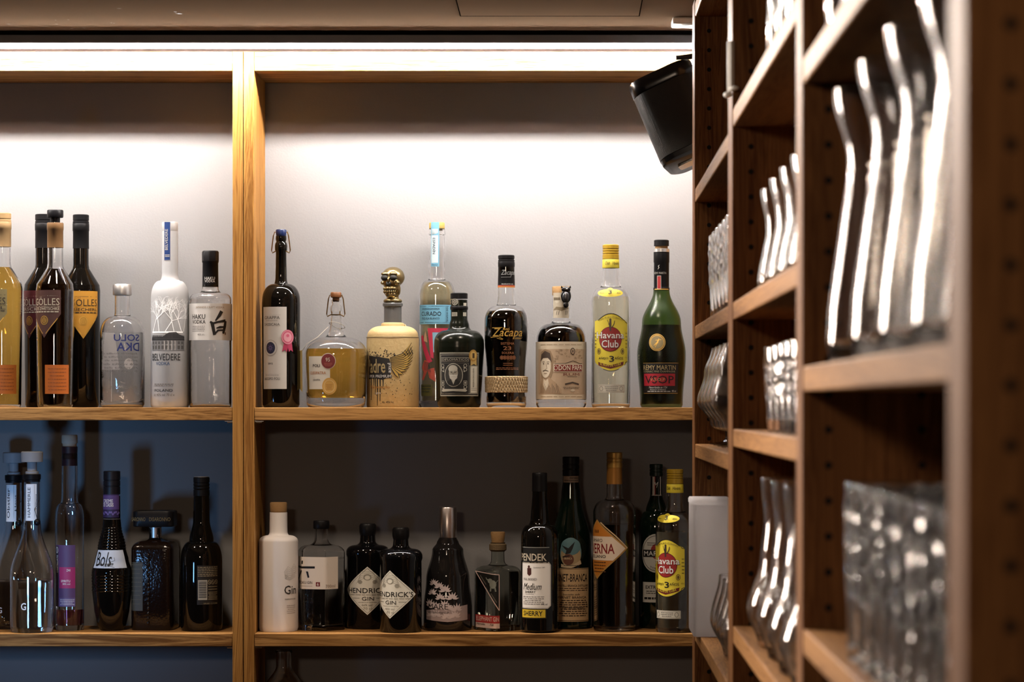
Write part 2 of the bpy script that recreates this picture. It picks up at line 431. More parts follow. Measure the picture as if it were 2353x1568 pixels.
e = EM.node_tree.nodes.new('ShaderNodeEmission'); e.inputs[0].default_value = (1.0, 0.93, 0.87, 1); e.inputs[1].default_value = LED
EM.node_tree.links.new(e.outputs[0], EM.node_tree.nodes['Material Output'].inputs[0])
lv = []
for i in range(9):
    a = PI + PI * i / 8; lv.append((0.0042 * math.cos(a), 0.6545 + 0.0046 * math.sin(a)))
lv += [(0.0042, 0.6575), (-0.0042, 0.6575)]
V = [(x, y, z) for x in (X0, X1) for y, z in lv]; n = len(lv)
MB().add(V, [(i, (i + 1) % n, n + (i + 1) % n, n + i) for i in range(n)] + [tuple(range(n)), tuple(range(n, 2 * n))], EM).build('diffuser', t)
# ---------------------------------------------------------------- back wall shelving
US, LS, BS = -0.0016, -0.4176, -0.83        # tops of the shelves
def shelf_pin(t, x, z, s):
    m = MB(); m.tube([(x, 0.02, z), (x + s * 0.012, 0.02, z)], 0.0022, STEEL); m.box(min(x, x + s * .016), max(x, x + s * .016), 0.012, 0.03, z + 0.001, z + 0.0028, STEEL)
    m.build('shelf_pin', t)
def back_unit(label, xa, xb):
    t = thing('shelving_unit', label, 'shelving', (xa, D, FLOORZ), 'wooden back bar shelving units')
    W = xb - xa; z = lambda v: v - FLOORZ
    for x in (0, W - 0.019): MB().box(x, x + 0.019, 0, 0.178, 0, z(0.6536), WOODZ).build('upright', t, bevel=0.0008)
    MB().box(0.0195, W - 0.0195, 0.0, 0.178, z(0.6176), z(0.6534), WOODX).build('header', t, bevel=0.001)
    for s_ in (US, LS, BS):
        MB().box(0.0197, W - 0.0197, 0.001, 0.178, z(s_ - 0.0236), z(s_), WOODX).build('shelf', t, bevel=0.001)
        shelf_pin(t, 0.0192, z(s_ - 0.0265), 1); shelf_pin(t, W - 0.0192, z(s_ - 0.0265), -1)
    return t
back_unit('left bay of the wooden back shelving, holding the dark shield-label spirits', -1.50, -0.5935)
back_unit('right bay of the wooden back shelving, holding the skull-stopper bottle', -0.5920, 0.345)
# ---------------------------------------------------------------- glass rack along the right
XR = 0.212; XB = 0.352
UP = [(4.30, 4.372), (3.325, 3.412), (2.345, 2.40), (1.385, 1.448)]
t = thing('glass_rack', 'tall open wooden rack of glassware along the right wall', 'shelving', (XR, 0, FLOORZ))
hole = mat('pin_hole', (0.006, 0.004, 0.003), 0.9)
for i, (a, b) in enumerate(UP):
    hm = MB().box(0, XB - XR, a, b, 0, 0.672 - FLOORZ, WOODP)
    for q in range(-40, 40):
        zz = 0.0113 + q * 0.032 - FLOORZ
        if zz < 2.2 and zz > 0.6:
            for xx in (0.024, 0.108):
                v = [(xx + 0.0036 * math.cos(2 * PI * j / 12), a - 0.0004, zz + 0.0036 * math.sin(2 * PI * j / 12)) for j in range(12)]
                hm.add(v, [tuple(range(12))], hole)
    hm.build('upright', t, bevel=0.0015, smooth=False)
RS = {0: [0.665, 0.359, 0.133, -0.0613, -0.364, -0.60], 1: [0.379, 0.133, -0.0285, -0.279, -0.56], 2: [0.5, 0.3125, 0.036, -0.20, -0.52]}
for bay, zs_ in RS.items():
    y0, y1 = UP[bay + 1][1] + 0.001, UP[bay][0] - 0.001
    for zz in zs_:
        MB().box(0.001, XB - XR - 0.001, y0, y1, zz - 0.0222 - FLOORZ, zz - FLOORZ, WOODY).build('shelf', t, bevel=0.0015)
MB().box(XB - XR + 0.0005, XB - XR + 0.006, 2.72, 4.37, 0.02, 0.672 - FLOORZ, WOODP).build('back_panel', t)
# white strip and clip on the second upright
t = thing('cable_clip', 'slim white plastic strip with a clip fixed to the rack upright', 'clip', (0.2100, 3.318, 0.40))
t.rotation_euler = (0, 0, -PI / 4)
MB().box(-0.002, 0.006, -0.006, 0.0, 0.0, 0.064, WP).build('strip', t, bevel=0.001)
MB().ball((0.0, -0.006, -0.004), (0.0065, 0.005, 0.004), WP).ball((0.008, -0.004, 0.004), (0.0075, 0.004, 0.003), WP).build('clip_jaw', t)
# ---------------------------------------------------------------- loudspeaker
def rrect(w_, h_, r, n=8):
    out = []
    for cx, cy, a0 in ((w_ / 2 - r, h_ / 2 - r, 0), (-w_ / 2 + r, h_ / 2 - r, 90), (-w_ / 2 + r, -h_ / 2 + r, 180), (w_ / 2 - r, -h_ / 2 + r, 270)):
        for i in range(n + 1):
            a = math.radians(a0 + 90 * i / n); out.append((cx + r * math.cos(a), cy + r * math.sin(a)))
    return out
def prism(levels, m):
    """levels: (width, depth, corner radius, z)"""
    V = []; n = 0
    for w_, h_, r, z in levels:
        p = rrect(w_, h_, r); n = len(p); V += [(x, y, z) for x, y in p]
    Fc = [(i * n + k, i * n + (k + 1) % n, (i + 1) * n + (k + 1) % n, (i + 1) * n + k) for i in range(len(levels) - 1) for k in range(n)]
    Fc += [tuple(range(n)), tuple((len(levels) - 1) * n + k for k in range(n))]
    return MB().add(V, Fc, m)
t = thing('loudspeaker', 'black tilted loudspeaker with a perforated grille hung near the ceiling', 'speaker', (0.199, 4.545, 0.503))
t.rotation_euler = (math.radians(-7), -math.radians(23.6), math.radians(-12))
gm = bpy.data.materials.new('perforated_grille'); gm.use_nodes = True; nt = gm.node_tree; bs = nt.nodes['Principled BSDF']
bs.inputs['Base Color'].default_value = (0.010, 0.010, 0.010, 1); bs.inputs['Roughness'].default_value = 0.38; bs.inputs['Specular IOR Level'].default_value = 0.3
tc = nt.nodes.new('ShaderNodeTexCoord'); vo = nt.nodes.new('ShaderNodeTexVoronoi'); vo.inputs['Scale'].default_value = 560; vo.inputs['Randomness'].default_value = 0.0
bp = nt.nodes.new('ShaderNodeBump'); bp.inputs['Strength'].default_value = 0.8; bp.inputs['Distance'].default_value = 0.0008
nt.links.new(tc.outputs['Object'], vo.inputs['Vector']); nt.links.new(vo.outputs['Distance'], bp.inputs['Height']); nt.links.new(bp.outputs['Normal'], bs.inputs['Normal'])
prism([(0.117, 0.117, 0.031, -0.068), (0.118, 0.118, 0.031, 0.052)], gm).build('grille', t)
GB = mat('gloss_black', (0.01, 0.01, 0.011), 0.22)
prism([(0.116, 0.116, 0.03, 0.0525), (0.119, 0.119, 0.032, 0.055), (0.119, 0.119, 0.032, 0.074), (0.115, 0.115, 0.03, 0.0785), (0.10, 0.10, 0.024, 0.080)], GB).build('top_cap', t)
prism([(0.100, 0.100, 0.024, -0.080), (0.114, 0.114, 0.03, -0.077), (0.116, 0.116, 0.031, -0.0685)], GB).build('base_ring', t)
prism([(0.07, 0.03, 0.006, -0.083), (0.07, 0.03, 0.006, -0.079)], STEEL).build('bracket_plate', t)
t2 = thing('speaker_bracket', 'black bent arm holding the loudspeaker to the right wall', 'bracket', (0.36, 4.56, 0.61))
MB().tube([(0.0, 0.0, 0.0), (-0.05, 0, 0.012), (-0.10, -0.005, 0.008), (-0.145, -0.01, 0.0), (-0.168, -0.012, -0.002)], [0.006, 0.006, 0.0055, 0.005, 0.004], BLACKP).build('arm', t2)
MB().box(-0.006, 0.002, -0.03, 0.03, -0.04, 0.04, BLACKP).build('wall_plate', t2, bevel=0.002)
MB().tube([(-0.01, -0.01, 0.03), (-0.07, -0.02, 0.0), (-0.11, -0.02, 0.0), (-0.12, -0.012, -0.005)], 0.003, BLACKP).build('cable', t2)
# ---------------------------------------------------------------- bottles, upper shelf, left bay
C1 = dict(k=3.016, o=(0, 460)); C2 = dict(k=3.4075, o=(580, 500)); C3 = dict(k=3.409, o=(940, 500)); C4 = dict(k=3.733, o=(1210, 540))
C5 = dict(k=3.016, o=(0, 980)); C6 = dict(k=4.126, o=(580, 1120)); C7 = dict(k=4.611, o=(940, 1140)); C8 = dict(k=3.41, o=(1180, 1020))
WHITE = ink('#e9e4de'); BLK = ink('#14110f'); CREAM = ink('#d9cfba'); GREYP = ink('#8b8580')
BLKCAP = mat('black_cap', (0.012, 0.011, 0.012), 0.4, spec=0.18)
UG = 'spirit bottles on the upper shelf'; LG = 'spirit bottles on the lower shelf'
def golles(label, cx, Y, dy, cap, caps, lx, labcol, trim, sub, glass, liq, back=None, top_stop=False):
    b = Bottle('brandy_bottle', label, cx, Y, US, [(38, 'b'), (41, 931), (44, 668 + dy), 's', (42.5, 654 + dy), (19, 616 + dy), 's', (17.6, 606 + dy), (17.6, 512 + dy)], UG)
    if glass is None:
        b.opaque(DARKG)
    else:
        b.shell(CLEAR); b.fill(liq[0] + dy, liquid(*liq[1:]))
    cm = mat('cap_' + cap, cap, 0.4, spec=0.2); sm_ = mat('capsule_' + caps, caps, 0.45, spec=0.2)
    b.solid('capsule', [(18.4, 570 + dy), (18.2, 530 + dy), (19, 529 + dy), (19, 514 + dy), (18.4, 513 + dy)], sm_)
    if top_stop:
        b.solid('stopper', [(11, 512 + dy), (11, 501 + dy), (17.5, 500.5 + dy), (18.5, 498 + dy), (18.5, 485 + dy), (17, 483 + dy)], cm)
    else:
        b.screw_cap(18.5, 528 + dy, 492 + dy, cm, 2)
    L = Lab(b, lx, **C1); y = 630 + dy * 3; c = lx
    lm = ink(labcol, 0.5); tm = GOLD() if trim == 'gold' else ink(trim)
    L.poly([(c - 118, y), (c + 118, y), (c + 118, y + 165), (c, y + 330), (c - 118, y + 165)], lm, 0)
    L.rect(c - 95, y + 38, c + 108, y + 41, tm); L.rect(c - 95, y + 110, c + 108, y + 113, tm)
    L.text('G\u00d6LLES', c - 92, y + 46, c + 108, y + 104, tm, -0.02)
    L.text(sub, c - 104, y + 118, c + 108, y + 138, tm, 0.01); L.fine(c - 90, y + 146, c + 105, 1, 10, tm, 7)
    for sg in (-1, 1): L.line([(c + sg * 95, y + 195), (c + sg * 12, y + 300)], 5, GOLD())
    L.oval(c, y + 208, 30, 32, GOLD(), 1); L.ring(c, y + 208, 24, 26, 4, lm, 2)
    for i in range(4): L.line([(c - 18 + i * 10, y + 190), (c - 10 + i * 6, y + 225)], 2.5, lm, 2)
    L.done('label')
    if back:
        L = Lab(b, cx * 3.016 + 40, **C1); q = cx * 3.016
        L.rect(q - 50, 1145, q + 125, 1345, ink(back, 0.4), 0); L.fine(q - 30, 1170, q + 105, 7, 24, ink('#8a4516'), 4); L.done('rear_label', lab='plain orange rectangle low on the bottle')
    return b
AMB = ('amber_brandy', (0.86, 0.52, 0.10)); DKA = ('dark_brandy', (0.30, 0.115, 0.03))
golles('yellow brandy bottle with olive gold shield label, cut by the frame edge', 7, 4.86, -2, '#c9a574', '#c3a072', -40, '#8d7f55', '#3a3223', 'APFEL', 1, (617,) + AMB, '#c8702c')
golles('dark brandy bottle with a deep red shield label, behind the brown-label bottle', 99.5, 4.925, 1, '#1b1a1c', '#1d1b1c', 225, '#5e1a1f', '#d8cdb8', 'KIRSCHE', None, None)
golles('amber brandy bottle with brown shield label and brown capsule', 127, 4.842, 0, '#17161a', '#8a6743', 330, '#4f2c26', '#d6cdb4', 'ALTE ZWETSCHKE', 1, (619,) + DKA, '#c86a26', True)
golles('dark brandy bottle with a bright yellow shield label', 186, 4.918, 2, '#18181b', '#1a191b', 600, '#e8a63a', '#2a2118', 'GRIECHERL', None, None)
# clear vodka bottle seen from behind, mirrored print
b = Bottle('vodka_bottle', 'squat clear vodka bottle with mirrored blue lettering seen from behind', 281, 4.865, US,
           [(46, 'b'), (50.5, 930), (51, 920), (51, 770), 'v', (20, 727), 'h', (17.5, 715), (17.5, 680), (20, 679), (20, 673)], UG)
b.shell(CLEAR, 3, 12); b.fill(765, RIPPLE, 3.2, 12.4)
b.solid('cap', [(21, 679), (21.5, 677), (21.5, 656), (20, 654)], mat('brushed_cap', (0.55, 0.54, 0.53), 0.35, 0.9))
BLUE = ink('#1d2f7a')
L = Lab(b, 848, **C1)
L.text('SOLU', 815, 935, 1000, 982, BLUE, 0.03, flip=True); L.text('DKA', 835, 992, 1000, 1050, BLUE, 0.03, flip=True)
tr = ink('#b9b2ae')
for i in range(6): L.text('Superb vodka distilled'[i:i + 14], 720 + 9 * (i % 3), 1060 + i * 24, 985, 1076 + i * 24, ink('#7c7674'), 0, 0.3, flip=True)
L.text('40% VOL. 700 ML', 780, 1290, 985, 1312, GREYP, 0, flip=True); L.oval(918, 1138, 33, 38, tr, 1)
L.poly([(745, 925), (820, 925), (855, 1178), (708, 1178)], tr, 0); L.rect(795, 1120, 800, 1400, tr)
L.done('printed_lettering', lab='mirrored blue and grey lettering')
# frosted vodka bottle
b = Bottle('vodka_bottle', 'tall frosted white vodka bottle with bare tree print', 390.6, 4.852, US,
           [(41, 'b'), (44, 930), (43.2, 685), 'v', (24, 646), 'h', (18.4, 628), (18.4, 532)], UG)
FROST = mat('frosted_glass', (1.05, 1.05, 1.06), 0.45, 0, 0.35, 1.3)
b.opaque(FROST)
b.solid('cap', [(18.2, 532), (18.6, 530), (18.6, 513), (17.5, 511)], mat('pearl_cap', (0.8, 0.79, 0.78), 0.3, 0.3))
L = Lab(b, 1180, **C1); BL2 = ink('#123f86'); DK = ink('#2b2b2f')
L.rect(1143, 154, 1190, 422, BL2, 0); L.frame(1143, 154, 1190, 422, 2, WHITE, 1); L.text('BELVEDERE', 1152, 205, 1172, 350, WHITE, 0, rot=90); L.fine(1150, 382, 1184, 2, 10, WHITE, 5)
L.done('neck_label', lab='blue neck strip with white lettering')
L = Lab(b, 1178, **C1)
rnd = random.Random(3); TW = mat('white_enamel', (1.9, 1.9, 1.9), 0.3)
def twig(x, y, a, l, w_, d):
    x2, y2 = x + l * math.cos(a), y - l * math.sin(a)
    if y2 < 676: y2 = 676
    L.line([(x, y), (x2, y2)], w_, TW, 1)
    if d > 0:
        for _ in range(3 if d > 2 else 2): twig(x2, y2, a + rnd.uniform(-0.85, 0.85), l * rnd.uniform(0.55, 0.85), w_ * 0.72, d - 1)
for x, a in ((1062, 1.2), (1120, 1.7), (1165, 1.0), (1225, 1.8), (1280, 1.9), (1300, 1.4)): twig(x, 915, a, 88, 4.5, 4)
L.rect(1052, 915, 1292, 925, TW, 1)
L.done('tree_print', lab='bare white branches')
L = Lab(b, 1178, **C1)
L.rect(1046, 958, 1306, 1046, ink('#8d8b8c'), 1)
L.poly([(1046, 955), (1150, 950), (1165, 938), (1190, 922), (1240, 918), (1262, 935), (1306, 950), (1306, 968), (1046, 972)], ink('#4e4c4e'), 2); L.rect(1046, 968, 1306, 975, DK, 3)
for i in range(26): L.rect(1048 + i * 10, 940 - (8 if 1165 < 1048 + i * 10 < 1255 else 0), 1053 + i * 10, 962, DK, 3)
for i in range(9): L.rect(1056 + i * 28, 984, 1070 + i * 28, 1002, DK, 2); L.rect(1056 + i * 28, 1012, 1070 + i * 28, 1036, BLK, 2); L.rect(1062 + i * 28, 984, 1064 + i * 28, 1036, ink('#cfcac6'), 3)
for x in (1155, 1180, 1205, 1228): L.rect(x, 978, x + 8, 1044, ink('#cfcac6'), 2)
L.done('palace_print', lab='dark palace print')
L = Lab(b, 1178, **C1)
L.text('BELVEDERE', 1053, 1068, 1270, 1115, DK, 0.005); L.text('VODKA', 1094, 1124, 1197, 1147, ink('#2c5585'), 0)
L.fine(1075, 1275, 1225, 2, 11, GREYP, 5); L.text('POLAND', 1080, 1312, 1216, 1330, DK, 0); L.text('alc 40% vol 70 cl e', 1072, 1342, 1228, 1360, GREYP, 0)
L.done('lettering')
# white-label vodka
b = Bottle('vodka_bottle', 'clear vodka bottle with black cap and white paper band', 483.5, 4.855, US,
           [(46, 'b'), (48.5, 932), (48.5, 690), 'v', (30, 674), 'h', (19, 664), (18.5, 655)], UG, cross_poly(10, 0.1, 0.45), 80)
b.shell(CLEAR, 2.5, 10); b.fill(688, RIPPLE, 2.7, 10.4)
b.solid('capsule', [(18.6, 660), (18, 605), (19.2, 603), (19.2, 600)], BLKCAP, cross=None)
b.solid('cap', [(19.3, 601), (19.3, 580), (17.5, 577)], BLKCAP, cross=cross_poly(8, 0.0), seg=32)
L = Lab(b, 1448, **C1); L.rad = None
N_ = Lab(b, 1455, mode='wrap', **C1); N_.text('HAKU', 1425, 535, 1496, 556, WHITE, 0.02, layer=4); N_.text('VODKA', 1425, 556, 1496, 574, WHITE, 0.02, layer=4); N_.done('neck_lettering')
L = Lab(b, 1458, lift=0.0006, **C1)
L.band(722, 975, ink('#efe9e2'), 115, 0)
L.text('JAPANESE CRAFT VODKA', 1372, 742, 1575, 760, ink('#a98d6c'), 0)
L.text('HAKU', 1337, 797, 1443, 830, BLK, 0.012); L.text('VODKA', 1337, 836, 1445, 862, BLK, 0.012)
L.fine(1337, 878, 1440, 4, 11, GREYP, 3.5, centre=False); L.text('40% alc.', 1388, 930, 1440, 942, GREYP, 0)
for pts, w_ in (([(1556, 775), (1540, 805), (1512, 842)], [16, 15, 6]), ([(1476, 848), (1490, 858), (1506, 940)], [8, 16, 13]), ([(1488, 862), (1530, 850), (1588, 840)], [10, 9, 14]), ([(1590, 842), (1582, 880), (1568, 930)], [14, 17, 12]), ([(1518, 893), (1545, 886), (1570, 884)], [5, 12, 8]), ([(1505, 935), (1530, 908), (1570, 905)], [8, 9, 8])):
    L.line(pts, [q * 1.5 for q in w_], BLK, 2)
L.rect(1583, 920, 1592, 938, ink('#5c3a2e'), 2)
L.done('label', lab='white band with black lettering and one brush character')
# ---------------------------------------------------------------- upper shelf, right bay
b = Bottle('grappa_bottle', 'slender black grappa bottle with blue stopper and pink rosette', 646, 4.852, US,
           [(39, 'b'), (42.5, 930), (44, 700), 's', (43.5, 690), 'v', (17, 653), 'h', (13, 636), (12, 580), (14, 576), (14.5, 566), (13.5, 560), (11, 556), (12.5, 550), (12, 543)], UG)
b.opaque(DARKG)
b.solid('stopper', [(11, 543), (12, 540), (12.5, 530), (11, 528)], mat('blue_stopper', '#1c2f63', 0.35))
b.bail(11.5, 535, 582, 10, mat('brass_wire', '#8a6a3c', 0.3, 1.0))
L = Lab(b, 178, **C2); L.rect(70, 706, 285, 1345, ink('#dcd4cb'), 0); GT = ink('#4a443f')
L.text('GRAPPA', 92, 778, 232, 802, GT, -0.01); L.rect(92, 768, 240, 770, ink('#a59c94')); L.text('SASSICAIA', 92, 832, 232, 853, GT, -0.005); L.fine(110, 812, 215, 1, 9, ink('#a59c94'), 4)
L.oval(155, 1025, 58, 64, ink('#b8aea6'), 1); L.oval(155, 1025, 52, 58, ink('#d5cdc4'), 2); L.oval(155, 1025, 40, 46, ink('#1f2244'), 3)
for i in range(8):
    a = i * PI / 4; L.poly([(155 + 30 * math.cos(a), 1025 + 33 * math.sin(a)), (155 + 8 * math.cos(a + .5), 1025 + 8 * math.sin(a + .5)), (155 + 8 * math.cos(a - .5), 1025 + 8 * math.sin(a - .5))], ink('#70608c'), 4)
L.text('2015', 133, 1140, 175, 1154, BLK, 0.02); L.text('IACOPO POLI', 92, 1255, 232, 1275, GT, -0.005); L.rect(92, 1228, 235, 1230, ink('#a59c94')); L.fine(105, 1236, 225, 1, 9, ink('#a59c94'), 4)
L.done('label', lab='tall off white paper label')
L = Lab(b, 225, lift=0.0012, **C2); PK = ink('#d85f7d'); PK2 = ink('#eea3b0')
L.poly([(262, 985), (302, 985), (285, 1060), (270, 1040), (248, 1056)], ink('#b83259'), 0); L.poly([(285, 985), (325, 985), (335, 1056), (315, 1042), (300, 1058)], ink('#c43a62'), 1)
L.oval(291, 942, 50, 58, PK, 2); L.ring(291, 942, 46, 53, 5, PK2, 3); L.oval(291, 942, 32, 37, PK2, 3); L.oval(291, 930, 12, 12, PK, 4)
L.done('rosette', lab='pink award rosette with two ribbon tails')
# round demijohn shaped grappa
b = Bottle('grappa_bottle', 'round bellied bottle of golden grappa with swing stopper', 772, 4.868, US,
           [(62, 'b'), (67, 929), (69, 905), 's', (72, 815), 'v', (28, 776), 'h', (13, 735), (11.5, 718), (13.5, 714), (14, 707), (10, 700), (11, 690)], UG, seg=64)
b.shell(CLEAR, 3, 22); b.fill(803, liquid('golden_grappa', (0.90, 0.50, 0.08)), 3.2, 23)
b.solid('stopper', [(7, 694), (8, 685), (12, 684), (12.5, 682), (12.5, 674), (11, 672)], mat('brown_stopper', '#8a5428', 0.5))
b.bail(11, 680, 728, 10, mat('brass_wire', '#8a6a3c', 0.3, 1.0))
L = Lab(b, 560, **C2); L.rect(428, 1092, 632, 1347, ink('#e6dccb'), 0)
L.text('POLI', 480, 1153, 549, 1176, BLK, 0.02); L.text('CLEOPATRA', 445, 1210, 600, 1232, ink('#c07434'), 0.012); L.text('GRAPPA', 481, 1268, 551, 1281, GT, 0.02)
L.rect(481, 1258, 551, 1260, ink('#b9ac98')); L.rect(485, 1288, 548, 1290, ink('#b9ac98'))
L.oval(617, 1130, 60, 62, ink('#d8c9b4'), 2); L.oval(617, 1130, 55, 57, ink('#7c1f22'), 3); L.text('95', 598, 1104, 632, 1134, ink('#d8c9b4'), 0.01, layer=4); L.fine(585, 1145, 650, 3, 10, ink('#c06a5c'), 4, 4)
L.oval(626, 1325, 58, 66, ink('#dba750'), 2); L.ring(626, 1325, 44, 50, 4, ink('#f1cf8d'), 3); L.fine(600, 1310, 652, 4, 12, ink('#b17a2c'), 4, 3)
L.done('label', lab='cream label with red and gold seals')
mb = MB(); k = b.k
pth = [(0.002 + 0.0145 * math.sin(t), -0.0145 * math.cos(t), b.z(748) + 0.006 * math.sin(t + 2.2)) for t in [i * 2 * PI / 20 for i in range(21)]]
mb.tube(pth, 0.0006, CREAM)
mb.tube([(-0.013, -0.013, b.z(752)), (-0.032, -0.022, b.z(776)), (-0.052, -0.026, b.z(792)), (-0.0605, -0.02, b.z(806))], 0.0006, CREAM)
mb.build('string', b.root)
tagm = MB().add([(-0.0665, -0.018, b.z(807)), (-0.0605, -0.024, b.z(807)), (-0.0600, -0.024, b.z(902)), (-0.0655, -0.018, b.z(895)), (-0.0672, -0.017, b.z(807)), (-0.0612, -0.023, b.z(806)), (-0.0607, -0.023, b.z(901)), (-0.0662, -0.017, b.z(894))],
    [(0, 1, 2, 3), (7, 6, 5, 4), (0, 4, 5, 1), (1, 5, 6, 2), (2, 6, 7, 3), (3, 7, 4, 0)], ink('#e0c27a'))
tagm.build('hang_tag', b.root, smooth=False)
# tequila with skull stopper
b = Bottle('tequila_bottle', 'leather clad tequila bottle with a bronze skull stopper', 902.5, 4.893, US,
           [(58.5, 'b'), (60, 932), (60, 782), 's', (58.5, 772), 'v', (27, 750), (26, 744), (20, 742), (20, 703)], UG, seg=64)
LEATHER = mat('cream_leather', '#e3c488', 0.6, bump=(140, 0.3))
b.opaque(LEATHER, 'leather_sleeve')
NG = mat('smoky_glass', (0.16, 0.155, 0.15), 0.1, 0, 0.0); b.solid('neck', [(20.3, 742), (20.3, 706), (23, 704), (23.5, 699), (22, 697)], NG)
b.solid('collar', [(27, 752), 'v', (26, 745), (24, 743)], LEATHER)
mb = MB(); mb.tube([(60.3 * b.k * math.sin(a), -60.3 * b.k * math.cos(a), b.z(776)) for a in [math.radians(x) for x in range(-100, 101, 5)]], 0.0006, ink('#8a744c')); mb.build('seam', b.root)
kn = MB(); kn.tube([(27 * b.k, -0.004, b.z(752)), (29 * b.k, -0.008, b.z(747)), (32 * b.k, -0.008, b.z(753)), (30 * b.k, -0.006, b.z(758))], 0.0012, LEATHER); kn.build('lace_knot', b.root)
L = Lab(b, 1090, **C2); rnd = random.Random(5); YG = ink('#c9a24a'); DKB = ink('#1d1712')
L.poly([(885, 1085), (960, 1092), (1010, 1098), (1085, 1110), (1100, 1160), (1095, 1250), (1030, 1275), (960, 1262), (885, 1270)], DKB, 0)
for i in range(70):
    x = rnd.uniform(885, 1130); y = 1095 - abs(rnd.gauss(0, 26)) + (x - 1000) ** 2 * 0.0003; r = rnd.uniform(1.5, 6); L.oval(x, y, r, r, DKB, 0, 7)
for i in range(60): r = rnd.uniform(1.2, 4); L.oval(rnd.uniform(890, 1290), rnd.uniform(1270, 1460), r, r * 1.2, DKB, 0, 6)
for x, l in ((920, 1430), (965, 1390), (985, 1475), (1010, 1440), (1035, 1340), (948, 1320)): L.line([(x, 1255), (x + 2, (1255 + l) / 2), (x, l)], [13, 8, 5], DKB, 0)
L.text('Padre', 868, 1112, 1055, 1222, ink('#b09a6a'), 0.02, layer=2); L.text('azul', 1072, 1145, 1100, 1220, WHITE, 0.02, rot=90, layer=3)
L.rect(885, 1238, 1105, 1262, DKB, 1); L.text('SUPER PREMIUM', 872, 1236, 1100, 1258, WHITE, 0.02, layer=3)
L.text('Reposado', 915, 1318, 1090, 1348, ink('#c3843a'), 0.015, layer=3); L.text('Alc. 40% Vol.', 1028, 1440, 1122, 1456, DKB, 0, layer=3); L.text('agave', 970, 1372, 1016, 1388, WHITE, 0, layer=3)
for i in range(11):                                    # wing feathers
    t_ = i / 10; x0, y0 = 1095 + 12 * t_, 1110 + 75 * t_; x2, y2 = 1270 + 40 * math.sin(t_ * 2.6) - 130 * t_ ** 2, 985 + 275 * t_
    mxp = ((x0 + x2) / 2 + 10, (y0 + y2) / 2 + 26 * (1 - t_) + 10)
    L.line([(x0 - 3, y0), mxp, (x2 + 4, y2)], [18, 32, 3], DKB, 1 + i * 0.5); L.line([(x0, y0), mxp, (x2, y2)], [8, 20, 1], YG, 1.25 + i * 0.5)
for i in range(4): L.line([(1180 + i * 26, 1055 - i * 12), (1215 + i * 22, 1085 - i * 5)], [3, 9], DKB, 7)
L.done('painted_wing', lab='black splash with lettering and golden feathered wing')
BRONZE = mat('aged_bronze', (0.33, 0.25, 0.12), 0.3, 1.0); SOCK = mat('dark_socket', (0.012, 0.009, 0.005), 0.7)
k = b.k; R_ = Matrix.Rotation(math.radians(-17), 3, 'Z')
sk = bpy.data.objects.new('skull_stopper', None)
mb = MB(); zc = b.z(650)
def sp(c, r, m, mbx=None, rot=None):
    p = R_ @ Vector(c); (mbx or mb).ball((p.x * k, p.y * k, p.z * k + zc), tuple(q * k for q in r), m, 24, 14, R_ @ rot if rot else R_)
sp((0, 3, 13), (26, 30, 23.5), BRONZE)                                          # cranium
sp((0, -9, 0), (20, 19, 18), BRONZE)                                            # face block
sp((0, -11, -14), (15.5, 16, 9), BRONZE); sp((0, -12, -28), (13.5, 14, 8), BRONZE)    # upper jaw, chin
for sg in (-1, 1):
    sp((sg * 16.5, -15, -1), (7, 9, 5), BRONZE)                               # cheekbones
    sp((sg * 15.5, -3, -16), (4, 8, 14), BRONZE)                                # jaw branch
    sp((sg * 10, -23, 19), (10, 6, 4.5), BRONZE)                            # brow
sp((0, -28, 5), (3, 4, 6), BRONZE)
mb.lathe([(0, b.z(697)), (17 * k, b.z(697)), (21 * k, b.z(695)), (22 * k, b.z(691)), (19 * k, b.z(688)), (14 * k, b.z(686)), (13 * k, b.z(668)), (0, b.z(668))], BRONZE, 32)
so = mb.build('skull_stopper', b.root, angle=180)
rm = so.modifiers.new('blend', 'REMESH'); rm.mode = 'VOXEL'; rm.voxel_size = 0.0007; rm.use_smooth_shade = True
smo = so.modifiers.new('soften', 'SMOOTH'); smo.iterations = 14; smo.factor = 0.5; so['label'] = 'bronze skull shaped stopper'
e1 = MB()
for sg in (-1, 1): sp((sg * 10.5, -24, 10), (8.8, 7, 7), SOCK, e1)
for sg in (-1, 1): sp((sg * 2.8, -28, -4), (2.8, 3.5, 5.5), SOCK, e1, Matrix.Rotation(sg * 0.35, 3, 'Y'))
sp((0, -20, -18.5), (13, 8.5, 4.5), SOCK, e1)
e1.build('eye_and_nose_hollows', so)
te = MB()
for row, zz in ((0, -15), (1, -22)):
    for i in range(8):
        a = (i - 3.5) * 0.25; sp((17 * math.sin(a), -11 - 17.5 * math.cos(a) + row * 1, zz), (2.0, 1.8, 3.4), BRONZE, te)
te.build('teeth', so)
